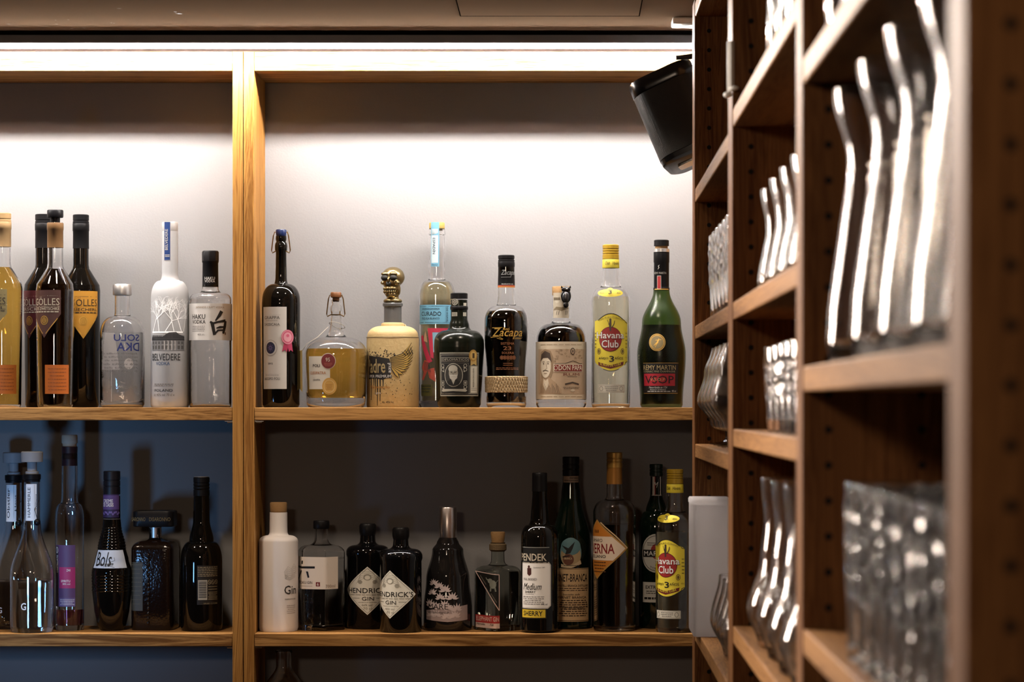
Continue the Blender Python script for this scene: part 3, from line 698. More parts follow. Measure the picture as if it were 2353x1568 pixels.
# curado tequila (behind)
b = Bottle('tequila_bottle', 'tall tequila bottle with sky blue labels behind the squat black bottle', 1004, 4.938, US,
           [(38, 'b'), (41, 930), (41.5, 680), 'v', (22, 645), 'h', (18.5, 634), (18, 541), (19.5, 540), (19.5, 528), (18, 527)], UG)
b.shell(CLEAR, 2.4, 16); b.fill(650, liquid('pale_tequila', (0.90, 0.80, 0.50)), 2.6, 16.5)
b.solid('stopper', [(13, 530), (13, 527), (17.5, 526), (18, 524), (18, 514), (16.5, 512)], mat('pale_wood_stopper', '#d9b860', 0.6))
L = Lab(b, 204, lift=0.0013, **C3); SKY = ink('#79b9d6'); NV = ink('#1a2a3a'); PALE = ink('#d5e6ea')
L.rect(175, 42, 238, 388, SKY, 0); L.rect(182, 95, 230, 140, PALE, 1); L.rect(180, 145, 230, 360, PALE, 1); L.text('ESPAD\u00cdN', 190, 165, 214, 292, NV, 0.012, rot=-90, layer=2); L.text('TEQUILA', 180, 370, 228, 382, NV, 0.01); L.fine(186, 70, 228, 2, 9, NV, 4)
L.done('neck_label', lab='long sky blue strip running up the neck')
L = Lab(b, 205, **C3); L.rect(50, 690, 350, 840, SKY, 0); L.rect(50, 700, 350, 704, NV); L.rect(50, 826, 350, 830, NV)
L.text('CURADO', 86, 742, 258, 776, NV, 0.012); L.text('TEQUILA BLANCO', 90, 788, 245, 808, NV, 0.008); L.text('INFUSION DE AGAVE ESPADIN', 96, 714, 245, 730, NV, 0); L.rect(292, 704, 294, 826, NV); L.text('DE AGAVE', 300, 712, 316, 822, NV, 0, rot=-90)
L.done('label', lab='sky blue paper band')
L = Lab(b, 180, **C3); RD = ink('#cf2f4f'); CO = ink('#d9604c')
L.poly([(78, 935), (100, 925), (165, 1080), (190, 1130), (150, 1150), (95, 1010)], RD, 0); L.poly([(150, 872), (330, 872), (330, 905), (190, 905), (200, 1110), (175, 1100)], RD, 1); L.rect(190, 905, 300, 1060, ink('#8fc3d8'), 0)
L.poly([(118, 930), (130, 890), (140, 930), (150, 985), (112, 970)], ink('#caa27e'), 1)
L.poly([(90, 1180), (120, 1120), (160, 1130), (150, 1200), (110, 1280), (92, 1270), (112, 1215)], CO, 1); L.poly([(150, 1195), (205, 1180), (215, 1290), (165, 1260)], CO, 1)
for i in range(5): L.line([(120 + i * 9, 1130 + i * 2), (128 + i * 12, 1200 + i * 4)], 4, NV, 2)
L.rect(78, 1310, 190, 1400, ink('#6d6a34'), 0); L.fine(84, 1320, 180, 3, 22, NV, 6); L.done('painted_figure', lab='red and coral painted motif')
# squat dark rum
b = Bottle('rum_bottle', 'squat black rum bottle with ornate framed portrait label', 1055, 4.852, US,
           [(46, 'b'), (50, 930), (58, 800), 's', (57.5, 788), 'v', (32, 760), 'h', (23, 747), (21.5, 742), (19.3, 735), (19, 690)], UG)
DG = mat('dark_green_satin_glass', (0.007, 0.009, 0.005), 0.2, spec=0.3)
b.opaque(DG)
b.screw_cap(19.8, 687, 674, BLKCAP, 0); b.solid('neck_ring', [(19.6, 713), (20.6, 711), (20.6, 706), (19.6, 704)], BLKCAP)
L = Lab(b, 380, **C3); L.oval(358, 664, 28, 26, ink('#c9c2b0'), 0); L.ring(358, 664, 22, 20, 4, BLK, 1); L.text('DR', 345, 652, 371, 676, BLK, 0.01); L.rect(430, 672, 462, 708, ink('#cfc8b6'), 0); L.rect(327, 746, 380, 776, ink('#bdb6a4'), 0); L.rect(426, 746, 460, 776, ink('#bdb6a4'), 0); L.fine(330, 752, 376, 2, 12, BLK, 4)
L.done('neck_label')
L = Lab(b, 392, **C3); SLV = ink('#bdb8a8')
L.rect(228, 1062, 576, 1402, ink('#a8a493'), 0); L.rect(236, 1072, 568, 1392, BLK, 1); L.frame(242, 1080, 562, 1384, 3, SLV, 2); L.rect(250, 1100, 476, 1132, SLV, 2); L.rect(253, 1103, 473, 1129, BLK, 3); L.text('DIPLOM\u00c1TICO', 260, 1104, 466, 1125, SLV, 0.012, layer=4)
L.rect(248, 1142, 474, 1384, ink('#6a675d'), 2); L.rect(252, 1146, 470, 1380, BLK, 3)
L.oval(355, 1238, 74, 92, SLV, 4); L.oval(355, 1238, 68, 86, ink('#36342f'), 5)
L.poly([(300, 1290), (330, 1272), (380, 1272), (410, 1290), (395, 1312), (355, 1325), (315, 1312)], BLK, 6); L.poly([(340, 1275), (370, 1275), (356, 1312)], SLV, 7)
L.oval(355, 1222, 36, 48, ink('#b5b0a2'), 6); L.oval(352, 1190, 36, 30, ink('#cfcabb'), 7); L.poly([(322, 1235), (388, 1235), (384, 1262), (356, 1288), (328, 1262)], ink('#d6d2c6'), 7)
for x in (341, 368): L.oval(x, 1218, 6, 3, BLK, 8, 10)
L.line([(331, 1210), (350, 1210)], 3, BLK, 8); L.line([(360, 1210), (380, 1210)], 3, BLK, 8); L.line([(355, 1215), (352, 1234), (358, 1236)], 2.5, ink('#6d6a60'), 8); L.line([(332, 1245), (356, 1240), (380, 1245)], 5, ink('#f0ece0'), 8)
for sg in (-1, 1):
    for j, yy in enumerate((1165, 1195, 1330)): L.ring(355 + sg * 92, yy, 14, 14, 4, SLV, 4); L.oval(355 + sg * 84, yy + 14, 6, 6, SLV, 4, 10)
    L.frame(355 + sg * 92 - 14, 1282, 355 + sg * 92 + 14, 1314, 3, SLV, 4); L.oval(355 + sg * 92, 1298, 7, 9, SLV, 4, 10)
L.poly([(262, 1346), (450, 1346), (462, 1358), (450, 1368), (355, 1362), (262, 1368), (250, 1358)], SLV, 5)
L.rect(482, 1162, 560, 1380, ink('#8e8a7c'), 2); L.rect(492, 1170, 556, 1376, ink('#d8d1bd'), 3); L.text('RESERVA EXCLUSIVA', 510, 1185, 524, 1330, BLK, 0, rot=90, layer=4); L.fine(496, 1340, 552, 2, 14, GREYP, 3, 4)
L.poly([(490, 1090), (545, 1090), (548, 1165), (520, 1152), (490, 1165)], ink('#caa964'), 5); L.oval(514, 1086, 38, 46, ink('#b58a3c'), 6); L.oval(514, 1086, 27, 34, ink('#d7b060'), 7); L.rect(506, 1068, 524, 1106, ink('#4a3616'), 8)
L.done('label', lab='silver framed portrait label with gold medal')
# dark red rum with woven band
b = Bottle('rum_bottle', 'dark red rum bottle with a woven straw band round its waist', 1163.5, 4.853, US,
           [(43, 'b'), (46, 930), (46, 912), 's', (45.5, 904), (45.5, 866), 's', (51, 760), 's', (50.5, 738), 'v', (24, 703), 'h', (19.5, 668), (18.7, 612), (18.7, 604)], UG)
b.shell(CLEAR, 2.2, 12); b.fill(716, mat('dark_red_rum', (0.030, 0.006, 0.004), 0.03), 2.4, 12.4)
b.solid('capsule', [(19.8, 656), (18.6, 615), (19.4, 613), (19.4, 604), (18.8, 602)], BLKCAP)
b.screw_cap(19, 601.5, 587, BLKCAP, 1)
L = Lab(b, 765, **C3); L.band(533, 541, ink('#c03f2c'), 89); L.band(541, 552, ink('#d98a3a'), 89); L.done('neck_band', lab='red and orange stripe')
L = Lab(b, 765, lift=0.0012, **C3); SV = ink('#9a9a98'); L.text('Zacapa', 722, 415, 835, 465, SV, 0, 0.35, 0); L.line([(722, 472), (800, 470)], 3, SV, 0); L.text('PRODUCTO DE', 726, 521, 818, 530, WHITE, 0, 0, 0); L.done('neck_lettering')
L = Lab(b, 763, **C3); G_ = GOLD(); CP = ink('#b5734a')
L.text('Zacapa', 650, 872, 900, 958, G_, 0.0, 0.32); L.line([(632, 945), (700, 938), (740, 958), (735, 962), (690, 950)], 4, G_); L.line([(650, 870), (735, 868)], 4, G_); L.text('Ron', 738, 868, 790, 890, G_, 0, 0.3); L.text('Centenario', 826, 940, 892, 958, G_, 0, 0.25)
L.text('SISTEMA', 722, 984, 828, 1002, CP, 0.01); L.text('23', 742, 1014, 804, 1044, CP, 0.02); L.text('SOLERA', 730, 1056, 826, 1074, CP, 0.01)
for i in range(5): L.oval(730 + i * 24, 1102, 15, 16, ink('#a5673c'), 1); L.ring(730 + i * 24, 1102, 11, 12, 3, ink('#5c2c18'), 2)
L.fine(740, 1145, 815, 2, 14, CP, 4); L.fine(678, 1180, 870, 2, 11, CP, 4, 2, 3); L.done('gold_lettering')
WV = bpy.data.materials.new('woven_straw'); WV.use_nodes = True; nt = WV.node_tree; bs = nt.nodes['Principled BSDF']; bs.inputs['Roughness'].default_value = 0.8
wn = nt.nodes.new('ShaderNodeTexWave'); wn.inputs['Scale'].default_value = 95; wn.inputs['Distortion'].default_value = 2.0; wn.bands_direction = 'DIAGONAL'; tc = nt.nodes.new('ShaderNodeTexCoord'); rp = nt.nodes.new('ShaderNodeValToRGB')
rp.color_ramp.elements[0].color = hexc('#8a6f48'); rp.color_ramp.elements[1].color = hexc('#d9c199'); nt.links.new(tc.outputs['Object'], wn.inputs['Vector']); nt.links.new(wn.outputs['Fac'], rp.inputs[0]); nt.links.new(rp.outputs[0], bs.inputs['Base Color'])
wb = MB(); k = b.k
wb.lathe([(45.8 * k, b.z(903)), (47.6 * k, b.z(902)), (48.4 * k, b.z(866.5)), (46 * k, b.z(865.5))], WV, 64)
STR = ink('#d2b98e', 0.7); STD = ink('#a2845a', 0.7)
for i in range(44):
    a = 2 * PI * i / 44
    for sg in (-1, 1):
        pts = []
        for j in range(6):
            u = j / 5; aa = a + sg * (u - 0.5) * 0.32; rr = (48.0 + 0.7 * u + 0.5 * math.sin(u * PI * 5 + (0 if sg > 0 else PI))) * k
            pts.append((rr * math.sin(aa), -rr * math.cos(aa), b.z(902 - 35 * u)))
        wb.tube(pts, 0.0009, STR if sg > 0 else STD, 5)
wb.build('woven_band', b.root)['label'] = 'plaited straw band'
# squat rum with picture label
b = Bottle('rum_bottle', 'squat dark rum bottle with owl charm and sepia picture label', 1289.5, 4.858, US,
           [(55, 'b'), (58, 930), (58, 782), 'v', (30, 745), 'h', (21, 738), (20.5, 730), (20.5, 680)], UG, seg=64)
b.shell(CLEAR, 2.5, 18); b.fill(748, mat('dark_red_rum', (0.030, 0.006, 0.004), 0.03), 2.7, 20)
b.solid('stopper', [(20, 680), (20.5, 678), (21, 661), (19.5, 659)], CORK)
L = Lab(b, 292, **C4)
L.rect(215, 500, 372, 716, ink('#d8cab2'), 0); L.line([(222, 650), (255, 632), (300, 640), (345, 628), (370, 634)], [6, 26, 30, 26, 8], ink('#8e7c5e'), 1)
for x in (262, 280, 340, 355): L.line([(x, 655), (x - 8, 690)], 4, DKB, 1)
L.oval(262, 560, 25, 28, ink('#e9ddc6'), 1); L.fine(225, 540, 290, 1, 10, ink('#7a6a50'), 24); L.done('neck_label', lab='cream paper neck label with a lizard print')
ow = MB(); k = b.k; x0 = (1298 - 1289.5) * k; fy = -0.0205
ow.ball((x0 + .002, fy, b.z(682)), (0.0095, 0.004, 0.0135), GB); ow.ball((x0 + .002, fy - .0015, b.z(684)), (0.007, 0.004, 0.010), mat('dark_pewter', (0.10, 0.10, 0.105), 0.3, 0.9)); ow.ball((x0 + .002, fy, b.z(667)), (0.0085, 0.004, 0.006), GB)
for sg in (-1, 1): ow.add([(x0 + .002 + sg * .004, fy - .002, b.z(664)), (x0 + .002 + sg * .0095, fy - .002, b.z(664)), (x0 + .002 + sg * .0085, fy - .002, b.z(658)), (x0 + .002 + sg * .0065, fy + .002, b.z(662))], [(0, 1, 2), (0, 3, 1), (0, 2, 3), (1, 3, 2)], GB)
ow.ball((x0 + .004, fy - .004, b.z(666)), (0.0017, 0.0012, 0.0017), STEEL); ow.ball((x0 + .002, fy, b.z(702)), (0.005, 0.003, 0.006), GB); ow.build('owl_charm', b.root)['label'] = 'black owl shaped metal charm'
L = Lab(b, 297, **C4); SEP = ink('#c9ac8c'); BR = ink('#4b3a2c'); MR = ink('#8e2d22')
L.band(922, 1412, ink('#e2cfb2'), 100, 0)
L.rect(60, 985, 540, 1370, SEP, 1); L.fine(90, 945, 505, 1, 8, ink('#a58a66'), 4); L.fine(90, 1388, 505, 1, 8, ink('#a58a66'), 4)
for i in range(40):
    x, y = rnd.uniform(235, 505), rnd.uniform(990, 1095); L.ring(x, y, rnd.uniform(5, 14), rnd.uniform(4, 9), 2, ink('#94785a'), 2, 12)
L.oval(398, 1004, 22, 30, BR, 3); L.oval(398, 1004, 14, 22, SEP, 4); L.oval(398, 1004, 6, 14, BR, 5)
L.line([(240, 1110), (330, 1108), (400, 1085), (470, 1108), (500, 1108)], 5, BR, 3)
L.rect(232, 1112, 506, 1180, ink('#efe0c4'), 3); L.rect(238, 1118, 500, 1174, MR, 4); L.text('DON PAPA', 276, 1122, 496, 1166, ink('#f3e6cc'), 0.02, layer=5); L.ring(252, 1146, 16, 20, 4, ink('#f3e6cc'), 5)
L.text('RUM', 316, 1190, 466, 1212, ink('#7b3326'), 0.04, layer=3); L.fine(350, 1218, 440, 1, 6, BR, 4); L.line([(330, 1285), (395, 1270), (460, 1285)], 14, BR, 3); L.fine(310, 1308, 470, 2, 12, BR, 4, 3, 8); L.oval(398, 1335, 20, 12, ink('#e2cfb2'), 3)
# plain sketched figure in a hat
L.poly([(95, 1080), (100, 1010), (150, 985), (205, 1000), (232, 1060), (228, 1180), (205, 1240), (110, 1240)], ink('#a08464'), 2)
L.oval(155, 1130, 54, 100, ink('#ead9be'), 3); L.poly([(98, 1090), (110, 1030), (150, 1000), (200, 1020), (215, 1095), (180, 1060), (130, 1062)], BR, 4)
for x in (135, 182): L.oval(x, 1110, 9, 4, BR, 5, 10); L.line([(x - 13, 1096), (x + 13, 1094)], 4, BR, 5)
L.line([(162, 1105), (170, 1150), (152, 1158)], 3, ink('#8a6d50'), 5); L.line([(128, 1172), (155, 1164), (186, 1174)], 6, BR, 5); L.line([(140, 1192), (172, 1192)], 4, ink('#8a6d50'), 5)
L.poly([(90, 1360), (95, 1270), (125, 1225), (160, 1250), (190, 1225), (250, 1270), (300, 1330), (300, 1362)], ink('#b99a78'), 3)
for i in range(14): L.line([(98 + i * 14, 1358), (110 + i * 12, 1280 + (i % 3) * 16)], 3, BR, 4)
L.poly([(135, 1235), (158, 1255), (182, 1235), (190, 1290), (158, 1340), (130, 1290)], ink('#e2cfb2'), 4)
L.done('label', lab='wrap round sepia picture label with a red name plate')
# yellow label white rum
def yellow_rum(label, cx, Y, zs, turn, lx, dy, liqtop):
    b = Bottle('rum_bottle', label, cx, Y, zs, [(42, 'b'), (44.5, 930 + dy), (45, 698 + dy), 'v', (27, 662 + dy), 'h', (19, 632 + dy), (18.3, 600 + dy)], UG if zs == US else LG)
    b.turn = turn
    b.shell(CLEAR, 2.3, 10); b.fill(liqtop, liquid('straw_rum', (0.97, 0.93, 0.72)), 2.5, 10.5)
    YC = mat('yellow_cap', '#d2a92e', 0.35, 0.2)
    b.screw_cap(19, 596 + dy, 563 + dy, YC, 3); b.solid('neck_band', [(19.3, 617 + dy), (19.6, 616 + dy), (19.3, 598 + dy), (18.6, 597 + dy)], ink('#e3cf3a'))
    o = (C4['o'][0] + cx - 1403.5, C4['o'][1] + dy); kk = C4['k']
    L = Lab(b, 720, kk, o, lift=0.0012); L.text('Club   Havana', 672, 232, 800, 260, ink('#5a4a18'), 0, 0.3, 0); L.done('neck_lettering')
    YL = ink('#e8d23c'); RDD = ink('#9b2320'); 
    L = Lab(b, 720 + lx, kk, o)
    L.oval(714, 505, 118, 34, YL, 0, 24); L.oval(714, 500, 36, 40, YL, 0); L.text('3', 700, 480, 728, 515, BLK, 0.02); L.text('A\u00f1os', 770, 498, 808, 512, BLK, 0.0, 0.2); L.text('Ron', 622, 500, 660, 510, BLK, 0.0, 0.2); L.done('shoulder_label')
    L = Lab(b, 722 + lx, kk, o)
    arc = [(722 - 120 + 240 * i / 12, 742 - 58 * math.sin(PI * i / 12)) for i in range(13)]; arb = [(722 + 135 - 270 * i / 12, 1110 + 58 * math.sin(PI * i / 12)) for i in range(13)]
    L.poly([(562, 745), (600, 735)] + arc[1:-1] + [(845, 735), (884, 760), (886, 1090), (870, 1105)] + arb[1:-1] + [(575, 1105), (562, 1080)], YL, 0)
    L.line([(p[0], p[1] - 2) for p in arc], 6, BLK, 1); L.line([(846, 735), (860, 757), (884, 762)], 5, BLK, 1); L.line([(884, 1090), (858, 1098), (850, 1125)], 5, BLK, 1); L.line([(p[0], p[1] + 4) for p in arb[3:10]], 5, BLK, 1)
    L.text('RON PURO CUBANO', 612, 706, 826, 722, ink('#8a7a24'), 0, arc=26)
    L.oval(716, 900, 102, 106, ink('#5b1512'), 1); L.oval(716, 900, 97, 101, RDD, 2)
    L.line([(716, 830), (714, 780), (716, 735)], [12, 20, 14], BR, 3); L.oval(716, 733, 9, 9, BR, 3, 12); L.line([(700, 775), (712, 765)], 7, BR, 3); L.line([(730, 800), (748, 768), (752, 742)], [8, 7, 5], BR, 3); L.line([(690, 735), (705, 775)], 4, BR, 3)
    for lay, mm, bd in ((3, BLK, 0.055), (4, WHITE, 0.02)):
        L.text('Havana', 592 - 3 * (lay == 3), 838 - 3 * (lay == 3), 838 + 3 * (lay == 3), 894 + 3 * (lay == 3), mm, bd, layer=lay); L.text('Club', 640 - 3 * (lay == 3), 908 - 3 * (lay == 3), 786 + 3 * (lay == 3), 972 + 3 * (lay == 3), mm, bd, layer=lay)
    for x in (612, 826): L.oval(x, 1003, 20, 26, ink('#6a5524'), 1); L.ring(x, 1003, 15, 20, 4, YL, 2)
    for x in (572, 868): L.fine(x - 12, 845, x + 14, 5, 30, ink('#5a4a18'), 7, 2, 3)
    L.text('A\u00d1EJO', 610, 1050, 698, 1076, BLK, 0.015); L.text('3', 706, 1042, 748, 1094, BLK, 0.03); L.text('A\u00d1OS', 752, 1046, 832, 1074, BLK, 0.015); L.text('40% vol', 852, 1048, 878, 1062, ink('#9a8a30'), 0)
    L.poly([(604, 1094), (716, 1122), (838, 1090), (832, 1120), (716, 1152), (608, 1124)], ink('#6d1c18'), 1); L.text('EL RON DE CUBA', 625, 1112, 810, 1134, YL, 0.01, arc=-16)
    L.done('label', lab='large yellow label with a red disc')
    L = Lab(b, 722 + lx, kk, o); L.rect(602, 1288, 848, 1356, ink('#d9d3c2'), 0); L.frame(608, 1294, 842, 1350, 2, GREYP, 1); L.ring(635, 1322, 18, 20, 4, GREYP, 1); L.ring(812, 1322, 18, 20, 4, GREYP, 1); L.fine(665, 1304, 785, 3, 15, GREYP, 5); L.done('strip_label', lab='small white paper strip')
    return b
yellow_rum('white rum bottle with yellow cap and red disc label on the upper shelf', 1403.5, 4.853, US, 0, 0, 0, 683)
# cognac
b = Bottle('cognac_bottle', 'tall pear shaped green black cognac bottle with red label', 1520, 4.857, US,
           [(46, 'b'), (49, 931), 's', (56, 815), 's', (45, 742), 's', (18.5, 668), (18, 664)], UG, seg=64)
GRN = mat('green_frosted_glass', (0.26, 0.37, 0.15), 0.25, 0, 1.0, 1.35)
b.shell(GRN, 1.0, 8); b.fill(748, mat('dark_cognac', (0.004, 0.003, 0.002), 0.5, spec=0.1), 1.03, 8.4)
b.solid('capsule', [(18.8, 667), (18.8, 662), (17.6, 661), (17.6, 605), (18.4, 603), (18.2, 580), (17.2, 574)], BLKCAP)
b.solid('foil_edge', [(18.7, 580), (18.4, 573), (15, 572)], mat('torn_foil', (0.6, 0.59, 0.58), 0.3, 0.9))
b.solid('cork_ring', [(14.5, 573), (14.5, 566)], CORK)
b.screw_cap(17.3, 566, 552, BLKCAP, 0)
L = Lab(b, 1157, lift=0.0008, **C4); SI = ink('#c9c4ba')
L.rect(1088, 466, 1222, 474, G_, 0); L.rect(1117, 354, 1152, 468, SI, 0); L.rect(1121, 359, 1148, 464, ink('#c03030'), 1); L.line([(1124, 300), (1134, 285), (1128, 272), (1138, 262)], [3, 7, 7, 3], SI, 0); L.text('R\u00c9MY MARTIN', 1085, 318, 1196, 340, SI, 0.005, layer=0); L.done('neck_label', lab='black neck label with a red bar')
L = Lab(b, 1157, **C4); L.oval(1112, 928, 72, 74, G_, 1); L.ring(1112, 928, 66, 68, 5, ink('#6b5a38'), 2); L.oval(1112, 928, 54, 56, ink('#8d7b52', 0.4), 3)
L.line([(1085, 955), (1115, 930), (1130, 895)], [5, 14, 5], G_, 4); L.line([(1100, 910), (1150, 905)], 5, G_, 4); L.line([(1112, 938), (1095, 972)], 5, G_, 4); L.done('gold_seal', lab='round gilt seal')
L = Lab(b, 1150, **C4); RR = ink('#c8283a')
L.rect(974, 1104, 1306, 1366, ink('#0c0a09'), 0); L.rect(974, 1102, 1306, 1105, G_, 1); L.text('R\u00c9MY MARTIN', 980, 1112, 1278, 1162, ink('#d8bf86'), 0.005); L.text('COGNAC FINE CHAMPAGNE', 982, 1168, 1272, 1184, ink('#cdbb92'), 0.01)
L.rect(984, 1194, 1272, 1298, RR, 1); L.text('VSOP', 1000, 1212, 1258, 1278, BLK, 0.0); L.text('V.S.O.P', 1050, 1232, 1180, 1256, ink('#e0b57c'), 0, layer=3); L.text('Maison fond\u00e9e en 1724', 1038, 1302, 1198, 1320, WHITE, 0, 0.3); L.text('PRODUCT OF FRANCE', 1050, 1326, 1188, 1336, WHITE, 0); L.fine(1020, 1342, 1230, 1, 8, WHITE, 6); L.text('40% vol', 1240, 1334, 1282, 1350, WHITE, 0); L.rect(976, 1360, 1304, 1363, G_, 1)
L.done('label', lab='black and red rectangular label')
# lower shelf papers and prints, with extra light put into their colours
def ink(h, rough=0.55, metal=0.0): return mat('brightened_' + h, tuple(q * 1.65 for q in hexc(h)[:3]), rough, metal)
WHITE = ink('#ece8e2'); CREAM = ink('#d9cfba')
# ---------------------------------------------------------------- lower shelf, left bay
def pear(label, cx, Y, lx, txt, sub, dy):
    b = Bottle('fruit_spirit_bottle', label, cx, Y, LS, [(46, 'b'), (50, 1440 + dy), (50, 1325 + dy), 's', (20, 1205 + dy), (18, 1190 + dy), (18, 1104 + dy)], LG)
    b.shell(CLEAR, 2.2, 12); b.fill(1333 + dy, WATER, 2.4, 12.4)
    b.solid('collar', [(18.5, 1108 + dy), (18.5, 1103 + dy), (20, 1102 + dy), (20, 1091 + dy), (18, 1090 + dy)], BLKCAP)
    b.solid('stopper', [(15, 1091 + dy), (15, 1084 + dy), (11, 1083 + dy), (11, 1063 + dy), (24.5, 1062 + dy), (25, 1040 + dy), (23, 1038 + dy)], mat('satin_glass_stopper', (0.62, 0.63, 0.66), 0.35, 0, 0.25, 1.3), lab='pale T shaped glass stopper')
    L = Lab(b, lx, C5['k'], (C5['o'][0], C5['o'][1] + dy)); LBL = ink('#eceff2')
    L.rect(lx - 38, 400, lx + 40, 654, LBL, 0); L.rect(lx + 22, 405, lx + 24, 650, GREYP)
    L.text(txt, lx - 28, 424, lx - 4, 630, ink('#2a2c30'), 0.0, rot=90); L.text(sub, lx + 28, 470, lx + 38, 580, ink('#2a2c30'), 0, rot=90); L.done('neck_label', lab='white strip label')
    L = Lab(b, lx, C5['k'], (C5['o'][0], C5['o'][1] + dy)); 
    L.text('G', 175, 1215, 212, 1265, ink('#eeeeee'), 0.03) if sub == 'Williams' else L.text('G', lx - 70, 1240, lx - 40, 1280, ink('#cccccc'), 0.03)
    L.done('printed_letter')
    mb = MB(); mb.ball((0.013, -0.017, b.z(1200 + dy)), (0.0062, 0.0062, 0.0062), BLACKP); mb.tube([(0.013, -0.016, b.z(1194 + dy)), (0.008, -0.0155, b.z(1170 + dy)), (0.0145, -0.006, b.z(1150 + dy))], 0.0006, BLACKP); mb.build('bead_tag', b.root)
pear('clear pear shaped spirit bottle with strip neck label, standing in front by the frame edge', 73.6, 4.846, 226, 'H\u00c4MMERLE', 'Williams', 0)
pear('clear pear shaped spirit bottle half hidden behind its twin', 31.5, 4.93, 84, 'Obstler', 'Haus', 2)
# tall purple label bottle
b = Bottle('fruit_spirit_bottle', 'tall slim bottle with cream stopper and purple and pink label', 160, 4.885, LS,
           [(30, 'b'), (33, 1440), (33, 1190), 'v', (22, 1158), 'h', (18.5, 1138), (17.8, 1070), (17.5, 1028)], LG)
b.shell(CLEAR, 2.2, 12); b.fill(1400, liquid('rosy_spirit', (0.55, 0.18, 0.22)), 2.4, 12.4)
b.solid('capsule', [(18, 1071), (17.5, 1045), (18.2, 1027)], mat('maroon_capsule', '#42242a', 0.4)); b.solid('neck_lip', [(16, 1027), (16, 1020)], ink('#b8a58e'))
b.solid('stopper', [(17, 1020), (18, 1018), (18, 1002), (16.5, 1000)], mat('cream_stopper', '#dccdb8', 0.7))
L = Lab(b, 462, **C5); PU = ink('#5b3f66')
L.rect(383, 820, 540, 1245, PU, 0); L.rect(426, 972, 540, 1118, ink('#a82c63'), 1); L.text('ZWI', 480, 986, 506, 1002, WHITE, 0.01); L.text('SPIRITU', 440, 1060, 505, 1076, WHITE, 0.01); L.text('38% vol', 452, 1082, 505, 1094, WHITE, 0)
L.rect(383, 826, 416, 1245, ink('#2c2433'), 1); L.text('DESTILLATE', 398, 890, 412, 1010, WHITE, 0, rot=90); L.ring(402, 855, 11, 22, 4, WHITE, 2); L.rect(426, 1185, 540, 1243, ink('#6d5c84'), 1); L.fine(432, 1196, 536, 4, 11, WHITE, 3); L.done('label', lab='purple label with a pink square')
# ridged liqueur with white collar label
b = Bottle('liqueur_bottle', 'ridged dark liqueur bottle with a pale collar label', 257, 4.88, LS,
           [(26, 'b'), (33, 1436), (40, 1405), (45, 1360), (46, 1315), 's', (38, 1283), (32, 1263), 's', (21, 1205), (19.5, 1190), (19, 1140)], LG)
q = []
for i in range(6): y = 1357 - i * 7; q += [(b.rad(y + 2), y + 2), (b.rad(y) + 1.3, y), (b.rad(y - 2), y - 2)]
for i in range(8): y = 1260 - i * 6.5; q += [(b.rad(y + 2), y + 2), (b.rad(y) + 1.3, y), (b.rad(y - 2), y - 2)]
b.prof = sorted([p_ for p_ in b.prof if not (1320 <= p_[1] <= 1359 or 1212 <= p_[1] <= 1262)] + q, key=lambda p_: -p_[1])
b.opaque(DARKG); b.ystep = 3
b.screw_cap(19.3, 1137, 1083, mat('navy_cap', '#15151f', 0.4), 2)
b.solid('neck_ring', [(19.8, 1212), (20.3, 1205), (19.8, 1192)], mat('ribbed_clear_neck', (0.2, 0.19, 0.18), 0.2))
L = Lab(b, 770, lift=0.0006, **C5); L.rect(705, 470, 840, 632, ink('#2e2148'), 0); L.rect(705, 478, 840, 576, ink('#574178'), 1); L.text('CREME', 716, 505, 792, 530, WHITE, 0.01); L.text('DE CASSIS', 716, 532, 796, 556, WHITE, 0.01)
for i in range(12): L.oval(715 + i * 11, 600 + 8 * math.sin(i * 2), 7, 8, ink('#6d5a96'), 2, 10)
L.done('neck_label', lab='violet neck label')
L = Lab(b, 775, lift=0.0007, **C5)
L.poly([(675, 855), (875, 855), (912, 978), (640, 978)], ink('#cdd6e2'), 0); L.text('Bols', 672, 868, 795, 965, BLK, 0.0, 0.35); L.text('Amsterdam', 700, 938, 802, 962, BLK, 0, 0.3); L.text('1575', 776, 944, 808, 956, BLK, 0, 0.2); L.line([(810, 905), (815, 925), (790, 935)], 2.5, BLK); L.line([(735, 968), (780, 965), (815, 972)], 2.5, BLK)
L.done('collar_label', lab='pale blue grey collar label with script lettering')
# square amaretto with flat black cap
b = Bottle('liqueur_bottle', 'square dark liqueur bottle with a wide flat black cap', 357, 4.905, LS,
           [(48, 'b'), (50, 1440), (50, 1262), 'v', (26, 1243), 'h', (13, 1236), (12.5, 1214)], LG, cross_super(7, math.radians(4)), 72)
b.opaque(mat('dark_amber_glass', (0.016, 0.008, 0.005), 0.12, bump=(220, 0.25)))
b.solid('neck_sleeve', [(14, 1236), (14, 1212)], mat('silver_sleeve', (0.55, 0.5, 0.46), 0.35, 0.9), cross=None)
b.solid('cap', [(45, 1210), (47, 1208), (47, 1176), (45, 1174)], BLKCAP, cross=cross_super(7, 0, 0.8), seg=72)
cap = MB(); k = b.k
for t_, xa, xb in (('DISARONNO', 1046, 1192), ('SARONNO', 926, 1020)):
    V, Fc = text_flat(t_, 0.01, 0.0)
    x0, x1 = (xa / 3.016 - 355) * k, (xb / 3.016 - 355) * k
    cap.add([(x0 + u * (x1 - x0), -47 * k * 0.8 - 0.0003, b.z(1197) + v * (b.z(1188) - b.z(1197))) for u, v in V if True], Fc, mat('dull_gold_print', '#8d7440', 0.4, 0.4))
cap.build('cap_lettering', b.root, smooth=False)
b2 = MB(); 
for i in range(15): y = 1275 + i * 11; b2.ball(((1045 / 3.016 - 355) * k, -50 * k - 0.0002, b.z(y)), (0.0025, 0.0012, 0.0035), mat('dark_amber_glass', (0, 0, 0)), 10, 6)
